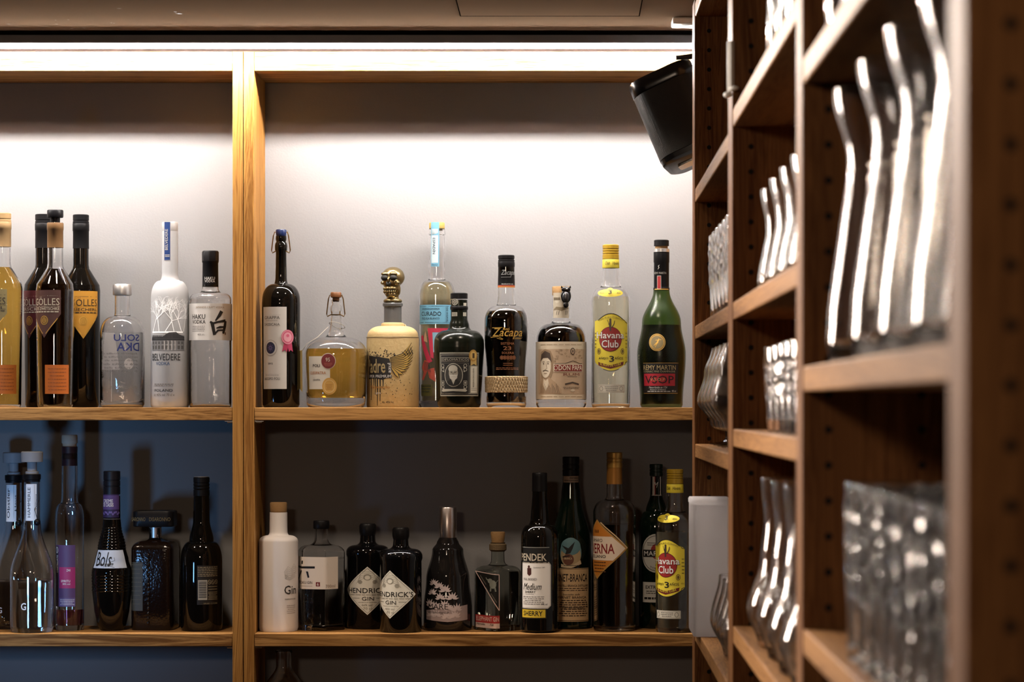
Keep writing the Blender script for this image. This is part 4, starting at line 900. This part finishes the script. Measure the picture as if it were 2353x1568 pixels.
b2.build('beaded_edge', b.root)
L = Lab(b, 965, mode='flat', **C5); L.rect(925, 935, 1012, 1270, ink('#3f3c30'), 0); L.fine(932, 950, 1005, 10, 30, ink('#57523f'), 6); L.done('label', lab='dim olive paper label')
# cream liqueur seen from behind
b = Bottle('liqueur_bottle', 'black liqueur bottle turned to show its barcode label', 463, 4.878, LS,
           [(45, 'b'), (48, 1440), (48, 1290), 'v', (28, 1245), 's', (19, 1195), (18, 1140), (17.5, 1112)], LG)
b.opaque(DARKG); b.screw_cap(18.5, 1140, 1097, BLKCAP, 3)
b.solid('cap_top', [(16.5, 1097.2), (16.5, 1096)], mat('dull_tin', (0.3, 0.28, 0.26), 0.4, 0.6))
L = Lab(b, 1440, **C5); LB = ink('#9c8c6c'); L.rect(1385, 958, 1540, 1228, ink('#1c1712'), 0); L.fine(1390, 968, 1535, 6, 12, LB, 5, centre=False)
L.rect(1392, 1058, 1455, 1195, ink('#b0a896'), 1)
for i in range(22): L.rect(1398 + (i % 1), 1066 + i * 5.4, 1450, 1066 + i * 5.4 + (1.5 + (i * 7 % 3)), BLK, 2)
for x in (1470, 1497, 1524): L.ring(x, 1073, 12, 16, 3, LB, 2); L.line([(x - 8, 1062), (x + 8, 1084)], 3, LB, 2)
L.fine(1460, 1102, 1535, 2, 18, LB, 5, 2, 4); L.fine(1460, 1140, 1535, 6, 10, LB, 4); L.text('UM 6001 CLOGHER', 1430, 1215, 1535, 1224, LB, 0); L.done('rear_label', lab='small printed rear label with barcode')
# ---------------------------------------------------------------- lower shelf, right bay
b = Bottle('gin_bottle', 'matt white ceramic gin bottle with cork, beside the wooden upright', 640, 4.868, LS, [(43, 'b'), (45, 1442), (45, 1245), 'v', (26, 1231), 'h', (20.5, 1222), (20, 1178)], LG)
CER = mat('white_ceramic', (1.6, 1.52, 1.48), 0.55); b.opaque(CER, 'ceramic_body')
b.solid('cork', [(17, 1178), (19, 1176), (19.5, 1157), (18, 1155)], CORK)
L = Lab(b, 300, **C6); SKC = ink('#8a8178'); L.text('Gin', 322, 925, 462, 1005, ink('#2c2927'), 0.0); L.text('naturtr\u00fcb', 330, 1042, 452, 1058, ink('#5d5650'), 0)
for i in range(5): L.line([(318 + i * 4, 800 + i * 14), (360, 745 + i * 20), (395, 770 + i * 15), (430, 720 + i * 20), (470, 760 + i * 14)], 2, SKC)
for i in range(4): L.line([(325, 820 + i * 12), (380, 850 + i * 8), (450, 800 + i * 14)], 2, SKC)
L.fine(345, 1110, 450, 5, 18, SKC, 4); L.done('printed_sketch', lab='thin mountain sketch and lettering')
b = Bottle('gin_bottle', 'clear six sided gin bottle with a white brush lettered label', 738.5, 4.90, LS, [(52, 'b'), (55, 1446), (55, 1270), 'v', (30, 1253), 'h', (15.5, 1237), (15, 1214)], LG, cross_poly(6, 0.25, 0.1), 96)
b.shell(CLEAR, 2.5, 12); b.fill(1284, RIPPLE, 2.8, 12.6)
b.solid('cap', [(17.5, 1216), (18.5, 1214), (18.5, 1199), (17, 1197)], BLKCAP, cross=None)
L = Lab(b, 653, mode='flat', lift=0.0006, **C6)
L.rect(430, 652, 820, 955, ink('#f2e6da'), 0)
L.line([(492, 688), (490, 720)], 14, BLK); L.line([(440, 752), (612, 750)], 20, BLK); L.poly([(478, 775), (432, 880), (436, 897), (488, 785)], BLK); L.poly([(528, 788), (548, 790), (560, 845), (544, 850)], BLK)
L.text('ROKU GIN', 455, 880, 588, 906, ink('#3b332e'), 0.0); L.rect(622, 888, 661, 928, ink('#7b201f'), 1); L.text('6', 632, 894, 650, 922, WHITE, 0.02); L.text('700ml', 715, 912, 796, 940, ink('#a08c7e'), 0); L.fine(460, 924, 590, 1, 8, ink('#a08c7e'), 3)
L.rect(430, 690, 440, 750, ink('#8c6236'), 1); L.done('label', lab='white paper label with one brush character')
def apoth(label, cx, Y, lx, dy, dx):
    b = Bottle('gin_bottle', label, cx, Y, LS, [(46, 'b'), (48, 1449 + dy), (48, 1290 + dy), (50, 1284 + dy), (50, 1278 + dy), 'v', (30, 1262 + dy), 'h', (18, 1252 + dy), (17, 1238 + dy)], 'black apothecary gin bottles with diamond labels')
    b.opaque(mat('black_gin_glass', (0.006, 0.006, 0.007), 0.05))
    b.solid('stopper', [(17.5, 1240 + dy), (19.5, 1232 + dy), (19.5, 1217 + dy), (17, 1213 + dy)], BLKCAP)
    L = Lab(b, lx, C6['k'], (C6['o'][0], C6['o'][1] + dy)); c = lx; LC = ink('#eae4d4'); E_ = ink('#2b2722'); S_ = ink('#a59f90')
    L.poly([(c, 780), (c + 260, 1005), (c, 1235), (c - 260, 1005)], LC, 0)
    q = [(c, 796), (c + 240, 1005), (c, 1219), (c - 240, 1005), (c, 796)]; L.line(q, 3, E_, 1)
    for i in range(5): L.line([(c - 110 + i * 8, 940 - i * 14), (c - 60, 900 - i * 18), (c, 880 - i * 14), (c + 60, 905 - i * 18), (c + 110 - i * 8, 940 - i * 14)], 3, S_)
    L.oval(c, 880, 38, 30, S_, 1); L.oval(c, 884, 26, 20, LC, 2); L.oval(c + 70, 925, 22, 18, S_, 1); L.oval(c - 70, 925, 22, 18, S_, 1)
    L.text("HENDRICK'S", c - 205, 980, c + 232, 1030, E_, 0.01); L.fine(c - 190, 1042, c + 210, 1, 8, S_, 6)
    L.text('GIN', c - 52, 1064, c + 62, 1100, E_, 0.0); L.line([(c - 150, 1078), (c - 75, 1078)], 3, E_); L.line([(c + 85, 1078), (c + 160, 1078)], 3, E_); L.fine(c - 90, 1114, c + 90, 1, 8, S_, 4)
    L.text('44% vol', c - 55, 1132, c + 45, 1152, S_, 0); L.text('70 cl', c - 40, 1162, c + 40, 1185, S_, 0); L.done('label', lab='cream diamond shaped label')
    return b
apoth('black apothecary gin bottle standing behind, its diamond label partly covered', 845, 4.927, 1105, -9, 0)
apoth('black apothecary gin bottle in front, its whole diamond label showing', 921, 4.848, 1316, 0, 0)
b = Bottle('gin_bottle', 'dark gin bottle with tall silver cap and leafy silver print', 1029, 4.89, LS, [(54, 'b'), (56, 1440), (56, 1400), 's', (50, 1330), 's', (36, 1265), 's', (25, 1246), (20, 1237), (19, 1220)], LG)
b.opaque(mat('smoke_dark_glass', (0.020, 0.018, 0.018), 0.06))
b.solid('cap', [(20, 1236), (20.4, 1234), (20.4, 1168), (19, 1166)], mat('silver_cap', (0.62, 0.56, 0.54), 0.3, 1.0))
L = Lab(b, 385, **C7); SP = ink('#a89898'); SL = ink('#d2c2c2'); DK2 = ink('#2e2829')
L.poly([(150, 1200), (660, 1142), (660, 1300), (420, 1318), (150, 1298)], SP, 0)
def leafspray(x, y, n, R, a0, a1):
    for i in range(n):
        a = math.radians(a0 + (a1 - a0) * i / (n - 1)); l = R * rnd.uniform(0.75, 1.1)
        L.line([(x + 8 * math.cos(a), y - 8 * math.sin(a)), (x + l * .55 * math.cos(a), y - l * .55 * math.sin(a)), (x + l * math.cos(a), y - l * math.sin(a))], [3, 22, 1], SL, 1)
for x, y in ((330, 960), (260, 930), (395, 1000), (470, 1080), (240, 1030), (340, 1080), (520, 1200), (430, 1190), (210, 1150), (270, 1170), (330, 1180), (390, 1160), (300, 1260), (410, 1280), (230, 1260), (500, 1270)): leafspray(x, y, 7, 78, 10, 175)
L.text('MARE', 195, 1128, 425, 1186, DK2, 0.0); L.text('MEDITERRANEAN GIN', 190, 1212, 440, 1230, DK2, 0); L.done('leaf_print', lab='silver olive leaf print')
b = Bottle('gin_bottle', 'square cornered dark gin bottle with natural cork and triangular label', 1144, 4.885, LS, [(52, 'b'), (54, 1446), (54, 1318), 'v', (28, 1300), 'h', (15.5, 1288), (15, 1268)], LG, cross_super(9, math.radians(-38.7)), 96)
b.shell(mat('dim_clear_glass', (0.80, 0.82, 0.78), 0.0, 0, 1.0, 1.45), 2.5, 14); b.fill(1313, WATER, 2.8, 14.6)
b.solid('neck_lip', [(15.5, 1268), (20, 1264), (20, 1252), (16, 1249), (17.5, 1247)], mat('twine', '#8a7250', 0.8, bump=(500, .6)), cross=None)
b.solid('cork', [(14, 1249), (17, 1226), (16, 1223)], CORK, cross=None)
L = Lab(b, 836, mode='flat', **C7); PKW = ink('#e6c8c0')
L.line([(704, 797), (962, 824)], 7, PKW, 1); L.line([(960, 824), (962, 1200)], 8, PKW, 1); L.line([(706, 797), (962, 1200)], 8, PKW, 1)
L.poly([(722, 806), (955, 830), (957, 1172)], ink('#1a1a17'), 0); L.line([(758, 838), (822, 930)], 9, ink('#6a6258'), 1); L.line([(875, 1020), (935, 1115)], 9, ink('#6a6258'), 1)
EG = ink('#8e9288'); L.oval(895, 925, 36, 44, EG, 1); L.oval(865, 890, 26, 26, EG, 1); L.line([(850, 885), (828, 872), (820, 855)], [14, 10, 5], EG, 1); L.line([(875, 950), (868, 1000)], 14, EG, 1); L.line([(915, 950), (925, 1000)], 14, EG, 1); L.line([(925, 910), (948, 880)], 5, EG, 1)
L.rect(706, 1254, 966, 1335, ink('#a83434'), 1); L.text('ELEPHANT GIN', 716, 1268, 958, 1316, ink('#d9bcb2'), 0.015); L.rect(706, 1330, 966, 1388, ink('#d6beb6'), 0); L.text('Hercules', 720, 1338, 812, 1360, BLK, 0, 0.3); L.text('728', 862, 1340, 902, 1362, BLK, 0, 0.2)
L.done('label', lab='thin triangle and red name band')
b = Bottle('sherry_bottle', 'tall dark sherry bottle with white label and yellow strip', 1240, 4.84, LS, [(37, 'b'), (43, 1447), (43, 1240), 'v', (28, 1207), 'h', (21, 1190), (17, 1140), (16.5, 1100)], LG)
b.opaque(DARKG); b.solid('capsule', [(17.8, 1130), (17.2, 1096), (17.4, 1089), (16, 1087)], BLKCAP)
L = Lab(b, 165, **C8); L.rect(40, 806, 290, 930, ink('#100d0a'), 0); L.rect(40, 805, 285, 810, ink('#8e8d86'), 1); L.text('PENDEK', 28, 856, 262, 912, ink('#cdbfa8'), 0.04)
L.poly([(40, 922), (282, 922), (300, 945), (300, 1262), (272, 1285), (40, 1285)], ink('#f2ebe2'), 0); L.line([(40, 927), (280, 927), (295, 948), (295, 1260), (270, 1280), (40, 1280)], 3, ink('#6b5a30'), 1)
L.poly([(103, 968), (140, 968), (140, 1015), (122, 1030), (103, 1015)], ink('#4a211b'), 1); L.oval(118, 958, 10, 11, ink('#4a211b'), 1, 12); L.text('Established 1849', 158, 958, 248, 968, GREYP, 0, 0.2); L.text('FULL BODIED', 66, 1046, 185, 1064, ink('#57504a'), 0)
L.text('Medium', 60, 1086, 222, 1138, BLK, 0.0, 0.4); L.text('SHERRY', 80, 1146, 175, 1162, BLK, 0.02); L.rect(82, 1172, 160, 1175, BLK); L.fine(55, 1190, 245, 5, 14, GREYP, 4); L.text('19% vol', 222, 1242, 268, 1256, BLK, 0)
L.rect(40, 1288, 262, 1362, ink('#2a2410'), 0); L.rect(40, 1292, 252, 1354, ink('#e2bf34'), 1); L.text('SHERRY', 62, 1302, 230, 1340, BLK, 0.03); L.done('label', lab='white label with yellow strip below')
b = Bottle('bitters_bottle', 'dark green bitters bottle with round eagle label behind the sherry', 1312, 4.93, LS, [(44, 'b'), (47, 1440), (47, 1260), 's', (22, 1130), (19, 1110), (18.5, 1070)], LG)
b.opaque(mat('dark_green_glass', (0.004, 0.012, 0.007), 0.05)); b.screw_cap(19.5, 1094, 1050, BLKCAP, 2)
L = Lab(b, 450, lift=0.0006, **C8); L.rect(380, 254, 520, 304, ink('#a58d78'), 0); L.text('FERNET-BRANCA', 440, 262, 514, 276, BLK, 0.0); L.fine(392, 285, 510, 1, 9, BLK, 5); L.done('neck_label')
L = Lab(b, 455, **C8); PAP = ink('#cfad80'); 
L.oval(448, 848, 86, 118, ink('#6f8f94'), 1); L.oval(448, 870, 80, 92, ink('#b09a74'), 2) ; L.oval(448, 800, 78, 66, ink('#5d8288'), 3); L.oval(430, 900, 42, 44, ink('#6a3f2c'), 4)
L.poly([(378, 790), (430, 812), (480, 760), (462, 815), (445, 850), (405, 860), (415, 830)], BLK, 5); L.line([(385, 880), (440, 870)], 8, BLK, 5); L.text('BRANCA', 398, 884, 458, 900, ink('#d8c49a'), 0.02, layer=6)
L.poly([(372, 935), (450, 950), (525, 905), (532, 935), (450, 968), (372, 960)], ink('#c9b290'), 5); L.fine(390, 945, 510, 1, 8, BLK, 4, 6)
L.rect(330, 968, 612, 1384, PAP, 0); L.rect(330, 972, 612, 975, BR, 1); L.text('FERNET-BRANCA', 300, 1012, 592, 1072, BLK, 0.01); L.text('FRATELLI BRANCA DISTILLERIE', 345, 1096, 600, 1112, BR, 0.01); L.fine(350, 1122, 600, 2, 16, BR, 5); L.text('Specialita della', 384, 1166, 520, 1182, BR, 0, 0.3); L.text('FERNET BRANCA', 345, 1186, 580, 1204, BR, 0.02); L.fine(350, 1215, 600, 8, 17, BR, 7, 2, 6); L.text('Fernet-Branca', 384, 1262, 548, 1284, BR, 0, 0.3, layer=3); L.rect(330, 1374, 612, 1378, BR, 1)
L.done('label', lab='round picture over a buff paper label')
b = Bottle('amaro_bottle', 'clear amaro bottle with gold cap and tilted diamond label', 1412, 4.88, LS, [(44, 'b'), (48, 1446), (49, 1180), 'v', (26, 1150), 'h', (18.5, 1136), (18, 1112)], LG)
b.shell(CLEAR, 2.3, 12); b.fill(1205, mat('very_dark_amaro', (0.016, 0.012, 0.012), 0.05), 2.6, 12.6)
GC = mat('dull_gold_cap', '#a57f3e', 0.35, 0.6); b.screw_cap(18.3, 1075, 1040, GC, 2); b.solid('neck_sleeve', [(18.6, 1113), (17.6, 1078), (17.8, 1074)], mat('gold_sleeve', '#94652c', 0.4, 0.5))
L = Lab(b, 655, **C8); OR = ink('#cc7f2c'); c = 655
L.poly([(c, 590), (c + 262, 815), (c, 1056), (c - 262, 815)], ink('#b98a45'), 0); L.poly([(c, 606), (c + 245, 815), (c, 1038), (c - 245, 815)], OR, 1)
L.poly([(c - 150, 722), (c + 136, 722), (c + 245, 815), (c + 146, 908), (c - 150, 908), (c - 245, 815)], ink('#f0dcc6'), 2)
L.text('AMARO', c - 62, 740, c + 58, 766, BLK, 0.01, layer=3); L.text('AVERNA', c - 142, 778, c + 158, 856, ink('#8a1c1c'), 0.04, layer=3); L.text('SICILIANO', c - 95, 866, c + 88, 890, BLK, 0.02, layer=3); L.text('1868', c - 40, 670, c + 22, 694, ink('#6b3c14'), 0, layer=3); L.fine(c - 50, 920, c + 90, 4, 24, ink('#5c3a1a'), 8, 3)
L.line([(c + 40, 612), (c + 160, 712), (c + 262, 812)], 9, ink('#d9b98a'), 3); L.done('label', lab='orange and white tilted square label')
b = Bottle('vermouth_bottle', 'green vermouth bottle with round silver label at the back', 1508, 4.935, LS, [(38, 'b'), (40, 1438), (40, 1225), 'v', (24, 1175), 's', (14, 1135), (13, 1100)], LG)
b.opaque(mat('dark_green_glass', (0, 0, 0))); b.screw_cap(15.5, 1094, 1067, mat('bottle_green_cap', '#163020', 0.35), 2)
b.solid('capsule', [(13.6, 1141), (13, 1098), (14, 1095)], mat('dark_capsule', '#17161c', 0.35))
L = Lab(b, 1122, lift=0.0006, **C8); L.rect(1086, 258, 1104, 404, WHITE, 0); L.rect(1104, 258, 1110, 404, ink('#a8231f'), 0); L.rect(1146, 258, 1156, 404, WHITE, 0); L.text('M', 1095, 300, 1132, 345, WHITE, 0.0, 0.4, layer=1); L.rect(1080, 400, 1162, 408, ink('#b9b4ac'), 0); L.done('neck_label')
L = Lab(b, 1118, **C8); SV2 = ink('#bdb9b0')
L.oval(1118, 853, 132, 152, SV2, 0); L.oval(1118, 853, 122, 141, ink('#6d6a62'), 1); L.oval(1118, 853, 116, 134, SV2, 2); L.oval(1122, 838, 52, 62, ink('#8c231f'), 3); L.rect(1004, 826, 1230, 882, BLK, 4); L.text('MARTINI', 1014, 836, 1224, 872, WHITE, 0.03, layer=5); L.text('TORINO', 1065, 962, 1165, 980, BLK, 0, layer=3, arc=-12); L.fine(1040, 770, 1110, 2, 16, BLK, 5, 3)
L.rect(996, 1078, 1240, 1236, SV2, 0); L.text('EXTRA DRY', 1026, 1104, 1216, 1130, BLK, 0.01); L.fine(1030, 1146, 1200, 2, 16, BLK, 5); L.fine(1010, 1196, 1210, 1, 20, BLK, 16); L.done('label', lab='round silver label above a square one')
def turned_rum():
    return yellow_rum('white rum bottle with yellow cap and turned red disc label, on the lower shelf', 1551, 4.845, LS, -0.5, 0, 516, 1222)
turned_rum()
# carafe under the lower shelf
prof_c = [(0.030, 0.0), (0.036, 0.004), (0.040, 0.05), (0.0395, 0.270), 's', (0.035, 0.305), 's', (0.0145, 0.345), (0.0145, 0.366), (0.016, 0.373)]
def shell_glass(prof, t, m, floor=0.006, seg=40, cross=None):
    P = expand(prof)
    inn = [(max(r - t, 0.0004), z) for r, z in P if z > floor]
    rim = [(P[-1][0] - t / 2, P[-1][1] + t * .5)]
    r0 = inn[0][0]
    pts = [(0, P[0][1])] + P + rim + inn[::-1] + [(r0 * 0.92, floor), (0, floor)]
    return MB().lathe(pts, m, seg, cross)
t = shell_glass(prof_c, 0.0022, CLEAR, 0.012).build('glass_carafe'); t.location = (wx(652, 4.885), 4.885, BS + .0002)
tag(t, 'clear round glass carafe standing under the lower shelf by the upright', 'carafe')
# ---------------------------------------------------------------- glasses in the rack
def fluted(n, d, z0=0): return lambda th: ((1 - d * (0.5 + 0.5 * math.cos(n * th))) * math.sin(th), -(1 - d * (0.5 + 0.5 * math.cos(n * th))) * math.cos(th))
ORD = ['first', 'second', 'third', 'fourth', 'fifth', 'sixth', 'seventh', 'eighth', 'ninth', 'tenth']
def place_row(name, proto, spots, labelf, cat, group):
    for i, (x, y, z) in enumerate(spots):
        o = proto if i == 0 else proto.copy()
        if i: COL.objects.link(o)
        o.location = (x, y, z + 0.0002); o.rotation_euler = (0, 0, random.uniform(0, 6)); o.name = name
        tag(o, labelf(i), cat, group)
XF, XK = 0.256, 0.309
wheat = [(0.034, 0), (0.037, 0.003), (0.0395, 0.016), 's', (0.038, 0.045), (0.0225, 0.150), 's', (0.0215, 0.165), 's', (0.034, 0.226)]
g = shell_glass(wheat, 0.0017, DRINK, 0.012, 48).build('wine_carafe')
ys = [2.165, 1.985, 1.81, 1.635]
place_row('wine_carafe', g, [(XF, y, 0.036) for y in ys], lambda i: f'tall flared glass carafe, {ORD[3 - i]} of the front row from the near upright', 'carafe', 'tall flared glass carafes in the near bay')
g2 = g.copy(); COL.objects.link(g2)
place_row('wine_carafe', g2, [(XK - .003, y, 0.036) for y in (2.25, 2.075, 1.90, 1.72, 1.545)], lambda i: f'tall flared glass carafe, {ORD[4 - i]} of the back row from the near upright', 'carafe', 'tall flared glass carafes in the near bay')
hi = [(0.029, 0), (0.0305, 0.003), (0.031, 0.045), (0.0325, 0.139)]
def cutglass(prof, t, floor, n, rows, zlo, zhi, r0):
    mb = shell_glass(prof, t, CUT, floor, 40)
    # cut facets: raised diamonds on the outside
    P = expand(prof)
    def rad(z):
        for (a, b_), (c, d_) in zip(P, P[1:]):
            if b_ <= z <= d_: return a + (c - a) * (z - b_) / (d_ - b_ or 1)
        return P[-1][0]
    dz = (zhi - zlo) / rows
    for j in range(rows):
        for i in range(n):
            a = 2 * PI * (i + 0.5 * (j % 2)) / n; da = PI / n * 0.98; zc = zlo + (j + .5) * dz
            def q(aa, zz, e): r = rad(zz) + e; return (r * math.sin(aa), -r * math.cos(aa), zz)
            o = [q(a - da, zc, .0001), q(a, zc - dz * .95, .0001), q(a + da, zc, .0001), q(a, zc + dz * .95, .0001), q(a, zc, 0.0016)]
            mb.add(o, [(0, 1, 4), (1, 2, 4), (2, 3, 4), (3, 0, 4), (0, 3, 2, 1)], CUT)
    return mb
g = cutglass(hi, 0.002, 0.014, 14, 6, 0.055, 0.125, 0.031).build('highball_glass', angle=15)
place_row('highball_glass', g, [(XF - .004, 2.05 - i * 0.0725, -0.20) for i in range(8)], lambda i: f'cut highball glass, {ORD[7 - i]} of the front row counted from the thick near upright', 'highball glass', 'cut highball glasses on the near bay lower shelf')
g2 = g.copy(); COL.objects.link(g2)
place_row('highball_glass', g2, [(XK + .005, 2.0138 - i * 0.0725, -0.20) for i in range(8)], lambda i: f'cut highball glass, {ORD[7 - i]} of the back row counted from the thick near upright', 'highball glass', 'cut highball glasses on the near bay lower shelf')
# middle bay
pils = [(0.029, 0), (0.032, 0.003), (0.0335, 0.012), 's', (0.032, 0.025), (0.0235, 0.066), 's', (0.0235, 0.075), 's', (0.030, 0.1185)]
g = shell_glass(pils, 0.0016, DRINK, 0.010, 40).build('small_carafe')
place_row('small_carafe', g, [(XF, y, 0.133) for y in (3.03, 2.89, 2.755, 2.62, 2.485)], lambda i: f'small flared glass carafe, middle bay, {ORD[i]} of the front row from the far end', 'carafe', 'small flared carafes in the middle bay')
g2 = g.copy(); COL.objects.link(g2)
place_row('small_carafe', g2, [(XK, y, 0.133) for y in (3.10, 2.96, 2.82, 2.69, 2.55)], lambda i: f'small flared glass carafe, middle bay, {ORD[i]} of the back row from the far end', 'carafe', 'small flared carafes in the middle bay')
tum = [(0.030, 0), (0.032, 0.003), (0.0335, 0.04), (0.0355, 0.093)]
g = cutglass(tum, 0.0022, 0.014, 14, 4, 0.036, 0.080, 0.034).build('cut_tumbler', angle=15)
place_row('cut_tumbler', g, [(XF, 2.90 - i * 0.081, -0.0285) for i in range(6)], lambda i: f'cut glass tumbler in the middle bay, {ORD[i]} of the row from the far end', 'tumbler', 'cut tumblers in the middle bay')
dec = [(0.034, 0), (0.040, 0.003), 's', (0.053, 0.045), 's', (0.037, 0.105), 's', (0.033, 0.150), 's', (0.037, 0.196)]
g = shell_glass(dec, 0.0018, DRINK, 0.010, 48).build('bulbous_glass')
place_row('bulbous_glass', g, [(XF + .006, y, -0.279) for y in (3.02, 2.865, 2.71, 2.555)], lambda i: f'large round bellied glass in the middle bay, {ORD[i]} of its row from the far end', 'glass', 'round bellied glasses on the middle bay lower shelf')
vase = [(0.036, 0), (0.038, 0.004), (0.036, 0.12), 's', (0.030, 0.18), 's', (0.038, 0.25)]
SMK = mat('smoky_clear_glass', (0.22, 0.21, 0.20), 0.12, 0, 1.0, 1.45)
g = shell_glass(vase, 0.002, SMK, 0.01, 36).build('smoky_carafe')
place_row('smoky_carafe', g, [(0.282, y, 0.379) for y in (3.20, 3.05, 2.90, 2.74)], lambda i: f'dark smoky carafe on the high middle shelf, {ORD[i]} from the far end', 'carafe', 'smoky carafes on the high middle shelf')
g = shell_glass(tum, 0.0022, DRINK, 0.014, 32).build('water_tumbler')
place_row('water_tumbler', g, [(0.258, 2.26, 0.3125), (0.258, 2.14, 0.3125)], lambda i: ['plain tumbler on the near bay high shelf, far one of two', 'plain tumbler on the near bay high shelf, near one of two'][i], 'tumbler', 'plain tumblers on the near bay high shelf')
# far bay
gob = [(0.029, 0), (0.031, 0.003), (0.032, 0.05), (0.0335, 0.125)]
g = cutglass(gob, 0.002, 0.012, 12, 6, 0.05, 0.115, 0.032).build('cut_highball')
place_row('cut_highball', g, [(XF - .006, 3.955 - i * 0.084, 0.133) for i in range(6)], lambda i: f'narrow cut glass in the far bay, {ORD[i]} of the row from the far end', 'highball glass', 'narrow cut glasses in the far bay')
sn_bowl = [(0.006, 0.022), 'h', (0.030, 0.034), 's', (0.051, 0.070), 's', (0.040, 0.115), 's', (0.0285, 0.156)]
def snifter():
    r = bpy.data.objects.new('snifter', None); COL.objects.link(r)
    shell_glass(sn_bowl, 0.0014, DRINK, 0.027, 40).build('bowl', r)
    MB().lathe([(0, 0), (0.031, 0), (0.031, 0.0012), (0.010, 0.005), (0.0045, 0.012), (0.006, 0.0215), (0, 0.0215)], DRINK, 40).build('foot', r)
    return r
p0 = snifter()
for i, y in enumerate((4.235, 4.125, 4.015, 3.905)):
    r = p0
    if i:
        r = p0.copy(); COL.objects.link(r)
        for ch in list(p0.children): c = ch.copy(); COL.objects.link(c); c.parent = r
    r.location = (0.264, y, -0.0611); tag(r, f'wide brandy snifter in the far bay, {ORD[i]} of the row from the far upright', 'brandy glass', 'brandy snifters in the far bay')
sw = [(0.021, 0), (0.024, 0.002), 's', (0.0435, 0.054), 's', (0.0305, 0.118)]
g = shell_glass(sw, 0.0014, DRINK, 0.006, 40).build('stemless_glass')
place_row('stemless_glass', g, [(XF - .002, 3.81 - i * 0.09, -0.364) for i in range(4)], lambda i: f'stemless tulip glass in front of the white box, {ORD[i]} of the row', 'glass', 'stemless tulip glasses by the white box')
g = shell_glass(sw, 0.0014, DRINK, 0.006, 40).build('stemless_glass')
place_row('stemless_glass', g, [(XF, 4.06 - i * 0.1, -0.60) for i in range(2)], lambda i: ['stemless glass on the far bay lowest shelf, far one of two', 'stemless glass on the far bay lowest shelf, near one of two'][i], 'glass', 'stemless glasses on the far bay lowest shelf')
# white frosted box
t = thing('storage_box', 'frosted white plastic box standing on the far bay lower shelf', 'box', (0.2325, 4.20, -0.3638))
FB = bpy.data.materials.new('frosted_plastic'); FB.use_nodes = True; nt = FB.node_tree
ps = nt.nodes['Principled BSDF']; ps.inputs['Base Color'].default_value = (0.88, 0.87, 0.88, 1); ps.inputs['Roughness'].default_value = 0.4
tl = nt.nodes.new('ShaderNodeBsdfTranslucent'); tl.inputs[0].default_value = (0.9, 0.89, 0.9, 1); mxs = nt.nodes.new('ShaderNodeMixShader'); mxs.inputs[0].default_value = 0.75
nt.links.new(ps.outputs[0], mxs.inputs[1]); nt.links.new(tl.outputs[0], mxs.inputs[2]); nt.links.new(mxs.outputs[0], nt.nodes['Material Output'].inputs[0])
m = prism([(0.060, 0.15, 0.008, 0.0), (0.0625, 0.153, 0.008, 0.003), (0.0625, 0.153, 0.008, 0.208)], FB); m.build('body', t)
prism([(0.0645, 0.155, 0.009, 0.2085), (0.0645, 0.155, 0.009, 0.2145), (0.061, 0.152, 0.008, 0.217)], FB).build('lid', t)
